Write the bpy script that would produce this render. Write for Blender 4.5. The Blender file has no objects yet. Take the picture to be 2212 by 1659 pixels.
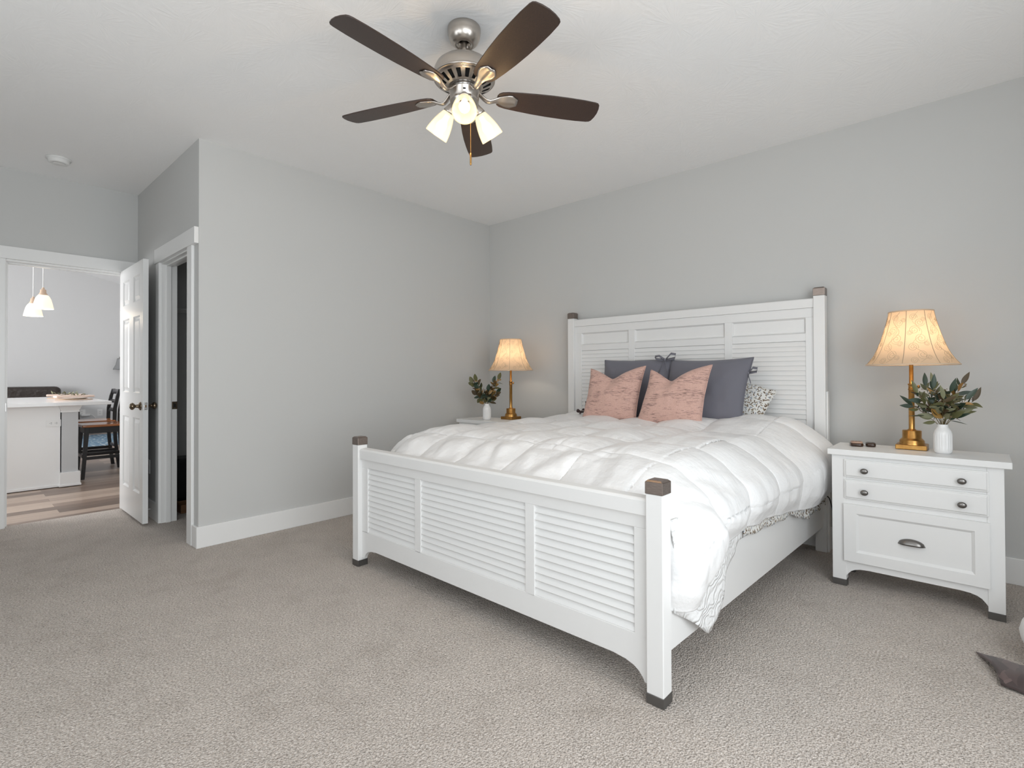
import bpy, bmesh, math, random
import numpy as np
from mathutils import Matrix, Vector

# ---------------------------------------------------------------- camera, light, exposure
SC = bpy.context.scene
COL = SC.collection
PI = math.pi
random.seed(7)

cam = bpy.data.cameras.new('camera')
CAM = bpy.data.objects.new('camera', cam)
COL.objects.link(CAM)
SC.camera = CAM
cam.sensor_fit = 'HORIZONTAL'
cam.sensor_width = 36.0
cam.lens = 1110.95 / 2212 * 36.0
cam.shift_x = -(1123.86 - 1106.0) / 2212
cam.shift_y = -(829.5 - 801.37) / 2212
cam.clip_start = 0.05
_th, _pt, _ro = math.radians(131.7746), math.radians(0.5278), math.radians(-0.2326)
_F = Vector((math.cos(_th) * math.cos(_pt), math.sin(_th) * math.cos(_pt), math.sin(_pt)))
_r = Vector((math.sin(_th), -math.cos(_th), 0))
_u = _r.cross(_F)
_R = _r * math.cos(_ro) + _u * math.sin(_ro)
_U = -_r * math.sin(_ro) + _u * math.cos(_ro)
CAM.matrix_world = Matrix(((_R.x, _U.x, -_F.x, 3.8879), (_R.y, _U.y, -_F.y, -3.8645), (_R.z, _U.z, -_F.z, 1.1389), (0, 0, 0, 1)))

W = bpy.data.worlds.new('sky')
SC.world = W
W.use_nodes = True
W.node_tree.nodes['Background'].inputs[0].default_value = (0.82, 0.9, 1.0, 1)
W.node_tree.nodes['Background'].inputs[1].default_value = 1.0

SC.view_settings.view_transform = 'Standard'
SC.view_settings.look = 'None'
SC.view_settings.gamma = 1.0
SC.view_settings.use_curve_mapping = False
SC.view_settings.exposure = 0.0
SC.cycles.max_bounces = 10
SC.cycles.diffuse_bounces = 6
SC.cycles.glossy_bounces = 4
SC.cycles.transmission_bounces = 6
SC.cycles.sample_clamp_indirect = 6.0
SC.cycles.caustics_reflective = False
SC.cycles.caustics_refractive = False


def area_light(name, loc, target, sx, sy, power, color=(1, 1, 1)):
    d = bpy.data.lights.new(name, 'AREA')
    d.shape = 'RECTANGLE'
    d.size, d.size_y, d.energy, d.color = sx, sy, power, color
    o = bpy.data.objects.new(name, d)
    COL.objects.link(o)
    o.location = loc
    o.rotation_euler = (Vector(target) - Vector(loc)).to_track_quat('-Z', 'Y').to_euler()
    return o


# daylight entering by the windows of the right and front walls and by an unseen kitchen window added to light that room
area_light('daylight_right', (4.92, -3.6, 1.40), (0, -3.6, 1.45), 3.2, 1.9, 95, (0.925, 0.975, 1.0))
area_light('daylight_front', (2.3, -5.47, 1.42), (2.3, 0, 3.2), 2.8, 1.6, 39, (0.925, 0.975, 1.0))  # aimed upward so bounce off the ceiling adds fill
area_light('kitchen_fill', (-4.6, -6.57, 1.7), (-4.6, 0, 3.6), 3.6, 2.0, 400, (0.97, 0.985, 1.0))


def bulb_light(name, loc, power, color, r=0.03):
    d = bpy.data.lights.new(name, 'POINT')
    d.energy, d.color, d.shadow_soft_size = power, color, r
    o = bpy.data.objects.new(name, d)
    COL.objects.link(o)
    o.location = loc
    return o


# ---------------------------------------------------------------- materials
def mat(name, col, rough=0.5, metal=0.0, spec=0.5, coat=0.0, sheen=0.0):
    m = bpy.data.materials.new(name)
    m.use_nodes = True
    b = m.node_tree.nodes['Principled BSDF']
    b.inputs['Base Color'].default_value = (*col, 1)
    b.inputs['Roughness'].default_value = rough
    b.inputs['Metallic'].default_value = metal
    b.inputs['Specular IOR Level'].default_value = spec
    b.inputs['Coat Weight'].default_value = coat
    b.inputs['Sheen Weight'].default_value = sheen
    return m


class N:
    """small node-graph helper"""
    def __init__(s, m):
        s.t = m.node_tree
        s.b = s.t.nodes['Principled BSDF']

    def n(s, typ, ins=None, **kw):
        x = s.t.nodes.new(typ)
        for k, v in kw.items():
            setattr(x, k, v)
        for k, v in (ins or {}).items():
            if hasattr(v, 'is_output'):
                s.t.links.new(v, x.inputs[k])
            else:
                x.inputs[k].default_value = v
        return x

    def math(s, op, a, b=0.0, c=None):
        ins = {0: a, 1: b}
        if c is not None:
            ins[2] = c
        return s.n('ShaderNodeMath', ins, operation=op).outputs[0]

    def ramp(s, f, stops, interp='LINEAR'):
        x = s.n('ShaderNodeValToRGB', {0: f})
        r = x.color_ramp
        r.interpolation = interp
        while len(r.elements) < len(stops):
            r.elements.new(0.5)
        for e, (p, c) in zip(r.elements, stops):
            e.position = p
            e.color = c if len(c) == 4 else (*c, 1)
        return x.outputs[0]

    def mix(s, f, a, b, typ='MIX'):
        x = s.n('ShaderNodeMix', data_type='RGBA', blend_type=typ)
        for k, v in ((0, f), (6, a), (7, b)):
            if hasattr(v, 'is_output'):
                s.t.links.new(v, x.inputs[k])
            else:
                x.inputs[k].default_value = v if k == 0 else (*v, 1)
        return x.outputs[2]

    def coord(s, scale=(1, 1, 1), rot=(0, 0, 0), out='Object'):
        c = s.n('ShaderNodeTexCoord').outputs[out]
        return s.n('ShaderNodeMapping', {'Vector': c, 'Scale': scale, 'Rotation': rot}).outputs[0]

    def noise(s, vec, scale, detail=2.0, rough=0.5, out=0):
        return s.n('ShaderNodeTexNoise', {'Vector': vec, 'Scale': scale, 'Detail': detail, 'Roughness': rough}).outputs[out]

    def bump(s, h, strength, dist):
        x = s.n('ShaderNodeBump', {'Height': h, 'Strength': strength, 'Distance': dist}).outputs[0]
        s.t.links.new(x, s.b.inputs['Normal'])

    def base(s, c):
        s.t.links.new(c, s.b.inputs['Base Color'])


def bumped(name, col, rough, scale, strength, dist, detail=3, **kw):
    m = mat(name, col, rough, **kw)
    g = N(m)
    g.bump(g.noise(g.coord(), scale, detail), strength, dist)
    return m


M = {}
M['wall'] = bumped('wall_paint_grey', (0.575, 0.577, 0.570), 0.75, 260, 0.08, 0.002, spec=0.25)
M['wall_kitchen'] = bumped('wall_paint_pale_grey', (0.61, 0.61, 0.61), 0.75, 260, 0.08, 0.002, spec=0.25)
M['trim'] = mat('trim_white_paint', (0.80, 0.80, 0.795), 0.32)
M['door'] = mat('door_white_paint', (0.76, 0.76, 0.755), 0.28)
M['furn'] = bumped('furniture_white_paint', (0.785, 0.785, 0.782), 0.33, 90, 0.02, 0.001)
M['ceramic'] = mat('white_ceramic', (0.82, 0.82, 0.82), 0.18)
M['plastic'] = mat('white_plastic', (0.78, 0.78, 0.77), 0.35)
M['black'] = mat('black_lacquer', (0.012, 0.012, 0.013), 0.32)
M['dark'] = mat('hole_shade_black', (0.006, 0.006, 0.006), 0.9)  # near black painted in for shade inside holes and slots; also the fan switch
M['gunmetal'] = mat('gunmetal_foot_cap', (0.16, 0.155, 0.15), 0.4, metal=0.8)
M['nickel'] = bumped('brushed_nickel', (0.50, 0.46, 0.42), 0.30, 300, 0.05, 0.0006, metal=1.0)
M['steel'] = mat('polished_steel', (0.62, 0.62, 0.62), 0.18, metal=1.0)
M['pewter'] = mat('pewter_hardware', (0.20, 0.19, 0.18), 0.32, metal=1.0)
M['knob'] = mat('antique_brass_knob', (0.20, 0.155, 0.11), 0.26, metal=1.0)
M['counter'] = mat('white_countertop', (0.74, 0.74, 0.74), 0.12)
M['column_grey'] = mat('column_grey_paint', (0.52, 0.53, 0.54), 0.6)
M['cable'] = mat('black_cable', (0.01, 0.01, 0.01), 0.5)
M['leather'] = bumped('brown_leather', (0.030, 0.021, 0.017), 0.38, 14, 0.5, 0.03, detail=4)


def m_bronze():
    m = mat('bronze_cap', (0.12, 0.085, 0.07), 0.36, metal=0.9)
    g = N(m)
    n = g.noise(g.coord((4, 4, 60)), 12, 3)
    g.base(g.ramp(n, [(0.3, (0.21, 0.172, 0.152)), (0.7, (0.31, 0.262, 0.235))]))
    return m


def m_brass():
    m = mat('aged_brass', (0.46, 0.25, 0.075), 0.3, metal=1.0)
    g = N(m)
    n = g.noise(g.coord((1, 1, 1)), 40, 4)
    g.base(g.ramp(n, [(0.3, (0.38, 0.19, 0.055)), (0.75, (0.52, 0.29, 0.09))]))
    return m


def m_ceiling():
    m = mat('ceiling_paint_crow_foot', (0.90, 0.90, 0.90), 0.8, spec=0.2)
    g = N(m)
    c = g.coord()
    warp = g.noise(c, 2.0, 2, out=1)
    c2 = g.mix(0.08, c, warp, 'ADD')
    v = g.n('ShaderNodeTexVoronoi', {'Vector': c2, 'Scale': 3.3, 'Randomness': 1.0})
    d = g.n('ShaderNodeVectorMath', {0: c2, 1: v.outputs['Position']}, operation='SUBTRACT').outputs[0]
    sp = g.n('ShaderNodeSeparateXYZ', {0: d})
    ang = g.math('ARCTAN2', sp.outputs[1], sp.outputs[0])
    rad = g.n('ShaderNodeVectorMath', {0: d}, operation='LENGTH').outputs['Value']
    cmb = g.n('ShaderNodeCombineXYZ', {0: g.math('MULTIPLY', ang, 7.0), 1: g.math('MULTIPLY', rad, 9.0), 2: g.n('ShaderNodeSeparateColor', {0: v.outputs['Color']}).outputs[0]})
    ray = g.noise(cmb.outputs[0], 1.6, 2)
    fine = g.noise(c, 30, 3)
    fine2 = g.noise(c, 9, 4, 0.6)
    h = g.math('ADD', g.math('MULTIPLY', g.math('POWER', ray, 2.0), 0.8), g.math('ADD', g.math('MULTIPLY', fine, 0.3), g.math('MULTIPLY', fine2, 0.7)))
    g.bump(h, 0.17, 0.012)
    return m


def m_carpet():
    m = mat('taupe_carpet', (0.3, 0.26, 0.23), 0.95, spec=0.1, sheen=0.2)
    g = N(m)
    c = g.coord()
    fine = g.noise(c, 135, 3, 0.6)
    mid = g.noise(c, 75, 2)
    v = g.n('ShaderNodeTexVoronoi', {'Vector': c, 'Scale': 165.0}).outputs[0]
    big = g.noise(c, 2.2, 4, 0.6)
    big2 = g.noise(g.coord((1, 1, 1), (0, 0, 0.6)), 6.5, 3, 0.6)
    tuft = g.ramp(fine, [(0.28, (0.24, 0.20, 0.172)), (0.45, (0.535, 0.465, 0.412)), (0.70, (0.80, 0.735, 0.685))])
    patch = g.math('MULTIPLY', g.math('ADD', big, big2), 0.5)
    pile_shade = g.ramp(patch, [(0.34, (0.86, 0.848, 0.836)), (0.47, (0.98, 0.98, 0.98)), (0.66, (1.06, 1.06, 1.06))])  # patches paint pile-direction shading into the carpet colour
    g.base(g.mix(1.0, tuft, pile_shade, 'MULTIPLY'))
    h = g.math('ADD', g.math('MULTIPLY', v, -0.7), g.math('ADD', g.math('MULTIPLY', mid, 0.7), g.math('MULTIPLY', fine, 0.8)))
    g.bump(h, 0.9, 0.012)
    return m


def m_planks():
    m = mat('vinyl_plank_floor', (0.3, 0.22, 0.17), 0.38)
    g = N(m)
    c = g.coord((1, 1, 1), (0, 0, PI / 2))
    br = g.n('ShaderNodeTexBrick', {'Vector': c, 'Color1': (0.0, 0, 0, 1), 'Color2': (1, 1, 1, 1), 'Mortar': (0.2, 0.2, 0.2, 1), 'Scale': 1.0,
                                    'Mortar Size': 0.0012, 'Brick Width': 1.22, 'Row Height': 0.15, 'Bias': 0.0}, offset=0.37)
    f = g.n('ShaderNodeSeparateColor', {0: br.outputs[0]}).outputs[0]
    gr = g.noise(g.coord((26, 1.1, 1)), 2.2, 5, 0.6)
    ff = g.math('ADD', g.math('MULTIPLY', f, 0.6), g.math('MULTIPLY', gr, 0.5))
    g.base(g.ramp(ff, [(0.2, (0.115, 0.082, 0.065)), (0.5, (0.26, 0.19, 0.15)), (0.85, (0.47, 0.37, 0.30))]))
    return m


def m_fabric(name, col, scale=420, strength=0.25, rough=0.85, sheen=0.15):
    return bumped(name, col, rough, scale, strength, 0.001, sheen=sheen, spec=0.2)


def m_satin():
    m = mat('white_satin_comforter', (0.82, 0.82, 0.825), 0.40, spec=0.4, sheen=0.1)
    g = N(m)
    c = g.coord()
    wr = g.noise(g.coord((9, 3.2, 6), (0, 0, 0.5)), 1.8, 4, 0.55)
    wr2 = g.noise(g.coord((3, 10, 6), (0, 0, -0.3)), 1.6, 4, 0.55)
    h = g.math('ADD', wr, wr2)
    g.bump(h, 0.26, 0.03)
    return m


def m_quilt():
    m = mat('white_quilted_cotton', (0.78, 0.78, 0.78), 0.8, spec=0.2)
    g = N(m)
    c = g.coord()
    wn = g.noise(c, 7, 2, out=1)
    c2 = g.mix(0.35, c, wn, 'ADD')
    w = g.n('ShaderNodeTexWave', {'Vector': c2, 'Scale': 9.0, 'Distortion': 5.0, 'Detail': 1.0, 'Detail Scale': 2.0}, wave_type='RINGS').outputs[1]
    g.bump(w, 0.6, 0.008)
    return m


def m_floral():
    m = mat('floral_cotton', (0.75, 0.74, 0.72), 0.8, spec=0.2)
    g = N(m)
    out = None
    base = (0.74, 0.735, 0.715)
    for i, (sc, off) in enumerate(((40, 0.0), (47, 3.7))):
        c = g.n('ShaderNodeMapping', {'Vector': g.n('ShaderNodeTexCoord').outputs['Object'], 'Location': (off, off * 1.3, off * 0.7)}).outputs[0]
        c = g.n('ShaderNodeVectorMath', {0: c, 1: (1, 0.02, 1)}, operation='MULTIPLY').outputs[0]
        v = g.n('ShaderNodeTexVoronoi', {'Vector': c, 'Scale': float(sc), 'Randomness': 0.8})
        d = g.n('ShaderNodeVectorMath', {0: c, 1: v.outputs['Position']}, operation='SUBTRACT').outputs[0]
        cs = g.n('ShaderNodeSeparateColor', {0: v.outputs['Color']})
        rot = g.n('ShaderNodeVectorRotate', {'Vector': d, 'Angle': g.math('MULTIPLY', cs.outputs[0], 3.1)}, rotation_type='Y_AXIS').outputs[0]
        sp = g.n('ShaderNodeSeparateXYZ', {0: rot})
        e = g.math('ADD', g.math('POWER', g.math('DIVIDE', sp.outputs[0], 0.0088), 2.0), g.math('POWER', g.math('DIVIDE', sp.outputs[2], 0.0032), 2.0))
        ins = g.math('LESS_THAN', e, 1.0)
        colr = g.ramp(cs.outputs[1], [(0.0, (0.16, 0.115, 0.08)), (0.35, (0.24, 0.18, 0.12)), (0.6, (0.30, 0.33, 0.38)), (0.85, (0.33, 0.31, 0.26))], 'CONSTANT')
        out = g.mix(ins, out if out is not None else base, colr)
    g.base(out)
    return m


def m_pink():
    m = mat('dusty_pink_jacquard', (0.5, 0.28, 0.22), 0.8, spec=0.2, sheen=0.2)
    g = N(m)
    n = g.noise(g.coord((15, 15, 170)), 1.6, 3, 0.65)
    msk = g.noise(g.coord((3, 3, 14)), 1.7, 2)
    th = g.math('ADD', g.math('MULTIPLY', n, 0.75), g.math('MULTIPLY', msk, 0.42))
    weave = g.noise(g.coord(), 320, 1)
    c1 = g.ramp(weave, [(0.3, (0.54, 0.335, 0.28)), (0.7, (0.67, 0.445, 0.385))])
    k = g.ramp(th, [(0.63, (0, 0, 0)), (0.68, (1, 1, 1))])
    k2 = g.n('ShaderNodeSeparateColor', {0: k}).outputs[0]
    g.base(g.mix(g.math('MULTIPLY', k2, 0.62), c1, (0.10, 0.062, 0.06)))
    g.bump(g.math('ADD', weave, g.math('MULTIPLY', k2, -0.5)), 0.3, 0.002)
    return m


def m_blade():
    m = mat('espresso_blade', (0.055, 0.032, 0.026), 0.38, spec=0.5)
    g = N(m)
    n = g.noise(g.coord(), 260, 2)
    g.base(g.ramp(n, [(0.3, (0.028, 0.017, 0.014)), (0.7, (0.050, 0.029, 0.021))]))
    return m


def m_shade():
    m = bpy.data.materials.new('cream_shade_fabric')
    m.use_nodes = True
    t = m.node_tree
    t.nodes.clear()
    o = t.nodes.new('ShaderNodeOutputMaterial')
    d = t.nodes.new('ShaderNodeBsdfDiffuse')
    d.inputs[0].default_value = (0.74, 0.60, 0.46, 1)
    tr = t.nodes.new('ShaderNodeBsdfTranslucent')
    tr.inputs[0].default_value = (0.95, 0.68, 0.42, 1)
    mx = t.nodes.new('ShaderNodeMixShader')
    mx.inputs[0].default_value = 0.5
    t.links.new(d.outputs[0], mx.inputs[1])
    t.links.new(tr.outputs[0], mx.inputs[2])
    t.links.new(mx.outputs[0], o.inputs[0])
    return m


def m_glow(name, col, strength, base=(0.9, 0.85, 0.75), trans=0.0):
    m = mat(name, base, 0.25)
    b = m.node_tree.nodes['Principled BSDF']
    b.inputs['Emission Color'].default_value = (*col, 1)
    b.inputs['Emission Strength'].default_value = strength
    return m


def m_opal(name, glow, strength, clear):
    m = m_glow(name, glow, strength, (0.10, 0.085, 0.06))
    t = m.node_tree
    b = t.nodes['Principled BSDF']
    o = t.nodes['Material Output']
    tr = t.nodes.new('ShaderNodeBsdfTranslucent')
    tr.inputs[0].default_value = (0.95, 0.85, 0.66, 1)
    mx = t.nodes.new('ShaderNodeMixShader')
    mx.inputs[0].default_value = 0.03
    t.links.new(b.outputs[0], mx.inputs[1])
    t.links.new(tr.outputs[0], mx.inputs[2])
    # opal glass still passes a little light straight through
    tp = t.nodes.new('ShaderNodeBsdfTransparent')
    m2 = t.nodes.new('ShaderNodeMixShader')
    m2.inputs[0].default_value = clear
    t.links.new(mx.outputs[0], m2.inputs[1])
    t.links.new(tp.outputs[0], m2.inputs[2])
    t.links.new(m2.outputs[0], o.inputs[0])
    return m


M['bronze'] = m_bronze()
M['brass'] = m_brass()
M['ceiling'] = m_ceiling()
M['carpet'] = m_carpet()
M['planks'] = m_planks()
M['satin'] = m_satin()
M['quilt'] = m_quilt()
M['floral'] = m_floral()
M['pink'] = m_pink()
M['grey_fabric'] = m_fabric('slate_grey_linen', (0.165, 0.165, 0.195))
M['plum_fabric'] = m_fabric('dark_plum_fabric', (0.055, 0.034, 0.034))
M['white_fabric'] = m_fabric('white_fabric', (0.80, 0.80, 0.79))
M['blade'] = m_blade()
M['shade'] = m_shade()
M['thread'] = mat('embroidery_thread', (0.46, 0.34, 0.22), 0.8)
M['seam'] = mat('shade_cord', (0.46, 0.34, 0.23), 0.8)
M['glass_lit'] = m_opal('lit_opal_glass', (1.0, 0.80, 0.48), 1.15, 0.50)
M['glass_lit_in'] = m_opal('lit_opal_glass_inside', (1.0, 0.86, 0.62), 2.2, 0.72)
M['bulb'] = m_glow('lit_bulb', (1.0, 0.88, 0.68), 1.25)
M['bulb_clear'] = m_glow('lit_frosted_bulb', (1.0, 0.90, 0.72), 3.0)
_t = M['bulb_clear'].node_tree
_a = _t.nodes.new('ShaderNodeMixShader')
_a.inputs[0].default_value = 0.8
_t.links.new(_t.nodes['Principled BSDF'].outputs[0], _a.inputs[1])
_t.links.new(_t.nodes.new('ShaderNodeBsdfTransparent').outputs[0], _a.inputs[2])
_t.links.new(_a.outputs[0], _t.nodes['Material Output'].inputs[0])
M['pendant_glass'] = m_glow('lit_pendant_glass', (1.0, 0.86, 0.66), 0.55, (0.8, 0.74, 0.62))
M['leaf_green'] = mat('leaf_deep_green', (0.030, 0.052, 0.033), 0.45)
M['leaf_olive'] = mat('leaf_olive', (0.115, 0.115, 0.045), 0.5)
M['leaf_sage'] = mat('leaf_sage', (0.20, 0.205, 0.12), 0.55)
M['leaf_bronze'] = mat('leaf_bronze', (0.070, 0.045, 0.016), 0.5)
M['leaf_gold'] = mat('leaf_gold', (0.30, 0.17, 0.045), 0.5)
M['stem'] = mat('stem_olive', (0.13, 0.10, 0.035), 0.6)
M['berry'] = mat('berry_tan', (0.22, 0.14, 0.09), 0.6)
M['stool_wood'] = bumped('oak_seat', (0.36, 0.125, 0.035), 0.22, 12, 0.05, 0.002, coat=0.3)
M['rose_plastic'] = mat('tan_rose_plastic', (0.42, 0.27, 0.20), 0.35)
M['brown_gloss'] = mat('dark_brown_gloss', (0.045, 0.022, 0.013), 0.22)
M['napkin'] = m_fabric('blush_napkin', (0.66, 0.52, 0.45))
M['charger'] = mat('tan_charger', (0.50, 0.36, 0.26), 0.5)
M['wood_brown'] = mat('brown_wood_box', (0.16, 0.075, 0.03), 0.5)
M['grey_shade'] = mat('grey_sconce', (0.23, 0.235, 0.24), 0.6)


def m_rug():
    m = mat('blue_rug', (0.1, 0.15, 0.2), 0.95, spec=0.1)
    g = N(m)
    n = g.noise(g.coord((3, 9, 1)), 2.4, 3)
    g.base(g.ramp(n, [(0.45, (0.15, 0.24, 0.33)), (0.6, (0.24, 0.34, 0.43)), (0.66, (0.62, 0.62, 0.58))]))
    return m


def m_throw():
    m = mat('brown_patchwork_throw', (0.07, 0.045, 0.04), 0.75, sheen=0.2)
    g = N(m)
    v = g.n('ShaderNodeTexVoronoi', {'Vector': g.coord((1.0, 0.45, 1), (0, 0, 0.7)), 'Scale': 26.0}, distance='CHEBYCHEV')
    f = g.n('ShaderNodeSeparateColor', {0: v.outputs['Color']}).outputs[0]
    g.base(g.ramp(f, [(0.0, (0.035, 0.021, 0.020)), (0.4, (0.075, 0.048, 0.045)), (1.0, (0.135, 0.09, 0.085))]))
    return m


M['rug'] = m_rug()
M['throw'] = m_throw()


# ---------------------------------------------------------------- mesh helpers
class B:
    def __init__(s):
        s.v, s.f, s.m, s.s = [], [], [], []

    def add(s, verts, faces, m=0, smooth=False):
        k = len(s.v)
        s.v += [tuple(p) for p in verts]
        for f in faces:
            s.f.append([i + k for i in f])
            s.m.append(m)
            s.s.append(smooth)
        return k

    def box(s, x0, x1, y0, y1, z0, z1, m=0):
        return s.add([(x0, y0, z0), (x1, y0, z0), (x1, y1, z0), (x0, y1, z0), (x0, y0, z1), (x1, y0, z1), (x1, y1, z1), (x0, y1, z1)],
                     [(0, 3, 2, 1), (4, 5, 6, 7), (0, 1, 5, 4), (1, 2, 6, 5), (2, 3, 7, 6), (3, 0, 4, 7)], m)

    def hexa(s, lo, hi, m=0):
        """two quads (4 points each)"""
        return s.add(list(lo) + list(hi), [(0, 3, 2, 1), (4, 5, 6, 7), (0, 1, 5, 4), (1, 2, 6, 5), (2, 3, 7, 6), (3, 0, 4, 7)], m)

    def prism(s, pts, axis, a0, a1, m=0, smooth=False):
        n = len(pts)

        def P(p, a):
            return (a, p[0], p[1]) if axis == 0 else (p[0], a, p[1]) if axis == 1 else (p[0], p[1], a)
        vs = [P(p, a0) for p in pts] + [P(p, a1) for p in pts]
        fs = [tuple(range(n))[::-1], tuple(range(n, 2 * n))]
        k = s.add(vs, fs, m, False)
        s.f += [[k + i, k + (i + 1) % n, k + n + (i + 1) % n, k + n + i] for i in range(n)]
        s.m += [m] * n
        s.s += [smooth] * n
        return k

    def lathe(s, prof, c=(0, 0, 0), seg=32, m=0, smooth=True, skip=None, rfn=None):
        k = len(s.v)
        for j, (r, z) in enumerate(prof):
            for i in range(seg):
                a = 2 * PI * i / seg
                rr = rfn(r, z, a) if rfn else r
                s.v.append((c[0] + rr * math.cos(a), c[1] + rr * math.sin(a), c[2] + z))
        for j in range(len(prof) - 1):
            for i in range(seg):
                if skip and skip(j, i):
                    continue
                s.f.append([k + j * seg + i, k + j * seg + (i + 1) % seg, k + (j + 1) * seg + (i + 1) % seg, k + (j + 1) * seg + i])
                s.m.append(m)
                s.s.append(smooth)
        return k

    def tube(s, pts, r, seg=8, m=0, smooth=True):
        pts = [Vector(p) for p in pts]
        n = len(pts)
        k = len(s.v)
        t0 = (pts[1] - pts[0]).normalized()
        up = Vector((0, 0, 1)) if abs(t0.z) < 0.9 else Vector((1, 0, 0))
        nx = t0.cross(up).normalized()
        for i, p in enumerate(pts):
            t = (pts[min(i + 1, n - 1)] - pts[max(i - 1, 0)]).normalized()
            nx = (nx - t * nx.dot(t))
            nx = nx.normalized() if nx.length > 1e-6 else t.orthogonal().normalized()
            b = t.cross(nx)
            rr = r[i] if isinstance(r, (list, tuple)) else r
            for j in range(seg):
                a = 2 * PI * j / seg
                s.v.append(tuple(p + (nx * math.cos(a) + b * math.sin(a)) * rr))
        for i in range(n - 1):
            for j in range(seg):
                s.f.append([k + i * seg + j, k + i * seg + (j + 1) % seg, k + (i + 1) * seg + (j + 1) % seg, k + (i + 1) * seg + j])
                s.m.append(m)
                s.s.append(smooth)
        for e in (0, n - 1):
            s.f.append([k + e * seg + j for j in range(seg)])
            s.m.append(m)
            s.s.append(False)
        return k

    def grid(s, P, m=0, smooth=True, wrap=False):
        """P: array [nu][nv] of points"""
        nu, nv = len(P), len(P[0])
        k = len(s.v)
        for row in P:
            s.v += [tuple(p) for p in row]
        for i in range(nu - 1):
            for j in range(nv if wrap else nv - 1):
                j2 = (j + 1) % nv
                s.f.append([k + i * nv + j, k + i * nv + j2, k + (i + 1) * nv + j2, k + (i + 1) * nv + j])
                s.m.append(m)
                s.s.append(smooth)
        return k

    def ball(s, c, r, nu=10, nv=14, m=0):
        rx, ry, rz = r if isinstance(r, (list, tuple)) else (r, r, r)
        k = len(s.v)
        prof = [(math.sin(PI * i / nu), -math.cos(PI * i / nu)) for i in range(nu + 1)]
        prof[0] = (1e-4, -1)
        prof[-1] = (1e-4, 1)
        s.lathe(prof, (0, 0, 0), nv, m)
        s.tf(k, Matrix.Translation(c) @ Matrix.Diagonal((rx, ry, rz, 1)))
        return k

    def tf(s, k, Mx):
        s.v[k:] = [tuple(Mx @ Vector(p)) for p in s.v[k:]]


ORG = {}


def obj(name, b, mats, parent=None, bevel=0.0, solid=0.0, sub=0, kind=None, segs=2, recalc=True):
    me = bpy.data.meshes.new(name)
    org = ORG.get(parent.name, Vector((0, 0, 0))) if parent else Vector((0, 0, 0))
    me.from_pydata([tuple(Vector(p) - org) for p in b.v], [], b.f)
    mats = mats if isinstance(mats, (list, tuple)) else [mats]
    for m in mats:
        me.materials.append(M[m] if isinstance(m, str) else m)
    me.polygons.foreach_set('material_index', b.m)
    me.polygons.foreach_set('use_smooth', b.s)
    if recalc:
        bm = bmesh.new()
        bm.from_mesh(me)
        bmesh.ops.recalc_face_normals(bm, faces=bm.faces)
        bm.to_mesh(me)
        bm.free()
    o = bpy.data.objects.new(name, me)
    COL.objects.link(o)
    if parent:
        o.parent = parent
        ORG[o.name] = org
    else:
        ORG[o.name] = Vector((0, 0, 0))
    if solid:
        x = o.modifiers.new('thickness', 'SOLIDIFY')
        x.thickness = solid
        x.offset = -1
    if bevel:
        x = o.modifiers.new('bevel', 'BEVEL')
        x.width = bevel
        x.segments = segs
        x.limit_method = 'ANGLE'
        x.angle_limit = 0.6
        x.harden_normals = False
    if sub:
        x = o.modifiers.new('sub', 'SUBSURF')
        x.levels = x.render_levels = sub
    if kind:
        o['kind'] = kind
    return o


def tag(o, label, cat, group=None):
    o['label'] = label
    o['category'] = cat
    if group:
        o['group'] = group
    return o


def thing(name, loc, label, cat, group=None):
    o = bpy.data.objects.new(name, None)
    COL.objects.link(o)
    o.location = loc
    o.empty_display_size = 0.1
    ORG[o.name] = Vector(loc)
    return tag(o, label, cat, group)


def recenter(o):
    """put the origin of a single-mesh thing at the middle of its base"""
    vs = [v.co for v in o.data.vertices]
    c = Vector(((min(v.x for v in vs) + max(v.x for v in vs)) / 2, (min(v.y for v in vs) + max(v.y for v in vs)) / 2, min(v.z for v in vs)))
    o.data.transform(Matrix.Translation(-c))
    o.location = c
    ORG[o.name] = c.copy()
    return o


def dup(root, loc, label, rotz=None):
    r = root.copy()
    COL.objects.link(r)
    r.location = loc
    if rotz is not None:
        r.rotation_euler.z = rotz
    r['label'] = label
    for ch in list(root.children):
        c = ch.copy()
        COL.objects.link(c)
        c.parent = r
        for gch in list(ch.children):
            d = gch.copy()
            COL.objects.link(d)
            d.parent = c
    return r


def struct(name, b, m, parent=None, **kw):
    return obj(name, b, m, parent, kind=None if parent else 'structure', **kw)


def one(*a):
    b = B()
    b.box(*a)
    return b


def smoothstep(a, b, x):
    t = min(1.0, max(0.0, (x - a) / (b - a)))
    return t * t * (3 - 2 * t)


def vnoise(x, y, seed=0):
    rs = np.random.RandomState(seed)
    T = rs.rand(64, 64)
    xi, yi = np.floor(x).astype(int), np.floor(y).astype(int)
    fx, fy = x - xi, y - yi
    fx, fy = fx * fx * (3 - 2 * fx), fy * fy * (3 - 2 * fy)
    a, b_ = T[xi % 64, yi % 64], T[(xi + 1) % 64, yi % 64]
    c, d = T[xi % 64, (yi + 1) % 64], T[(xi + 1) % 64, (yi + 1) % 64]
    return (a * (1 - fx) + b_ * fx) * (1 - fy) + (c * (1 - fx) + d * fx) * fy - 0.5


# ---------------------------------------------------------------- the room shell
H = 2.74
XL, XR, YF = -1.63, 4.95, -5.5        # entry wall, right wall, front wall
YN = -2.735                           # closet wall
T = 0.12


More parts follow.
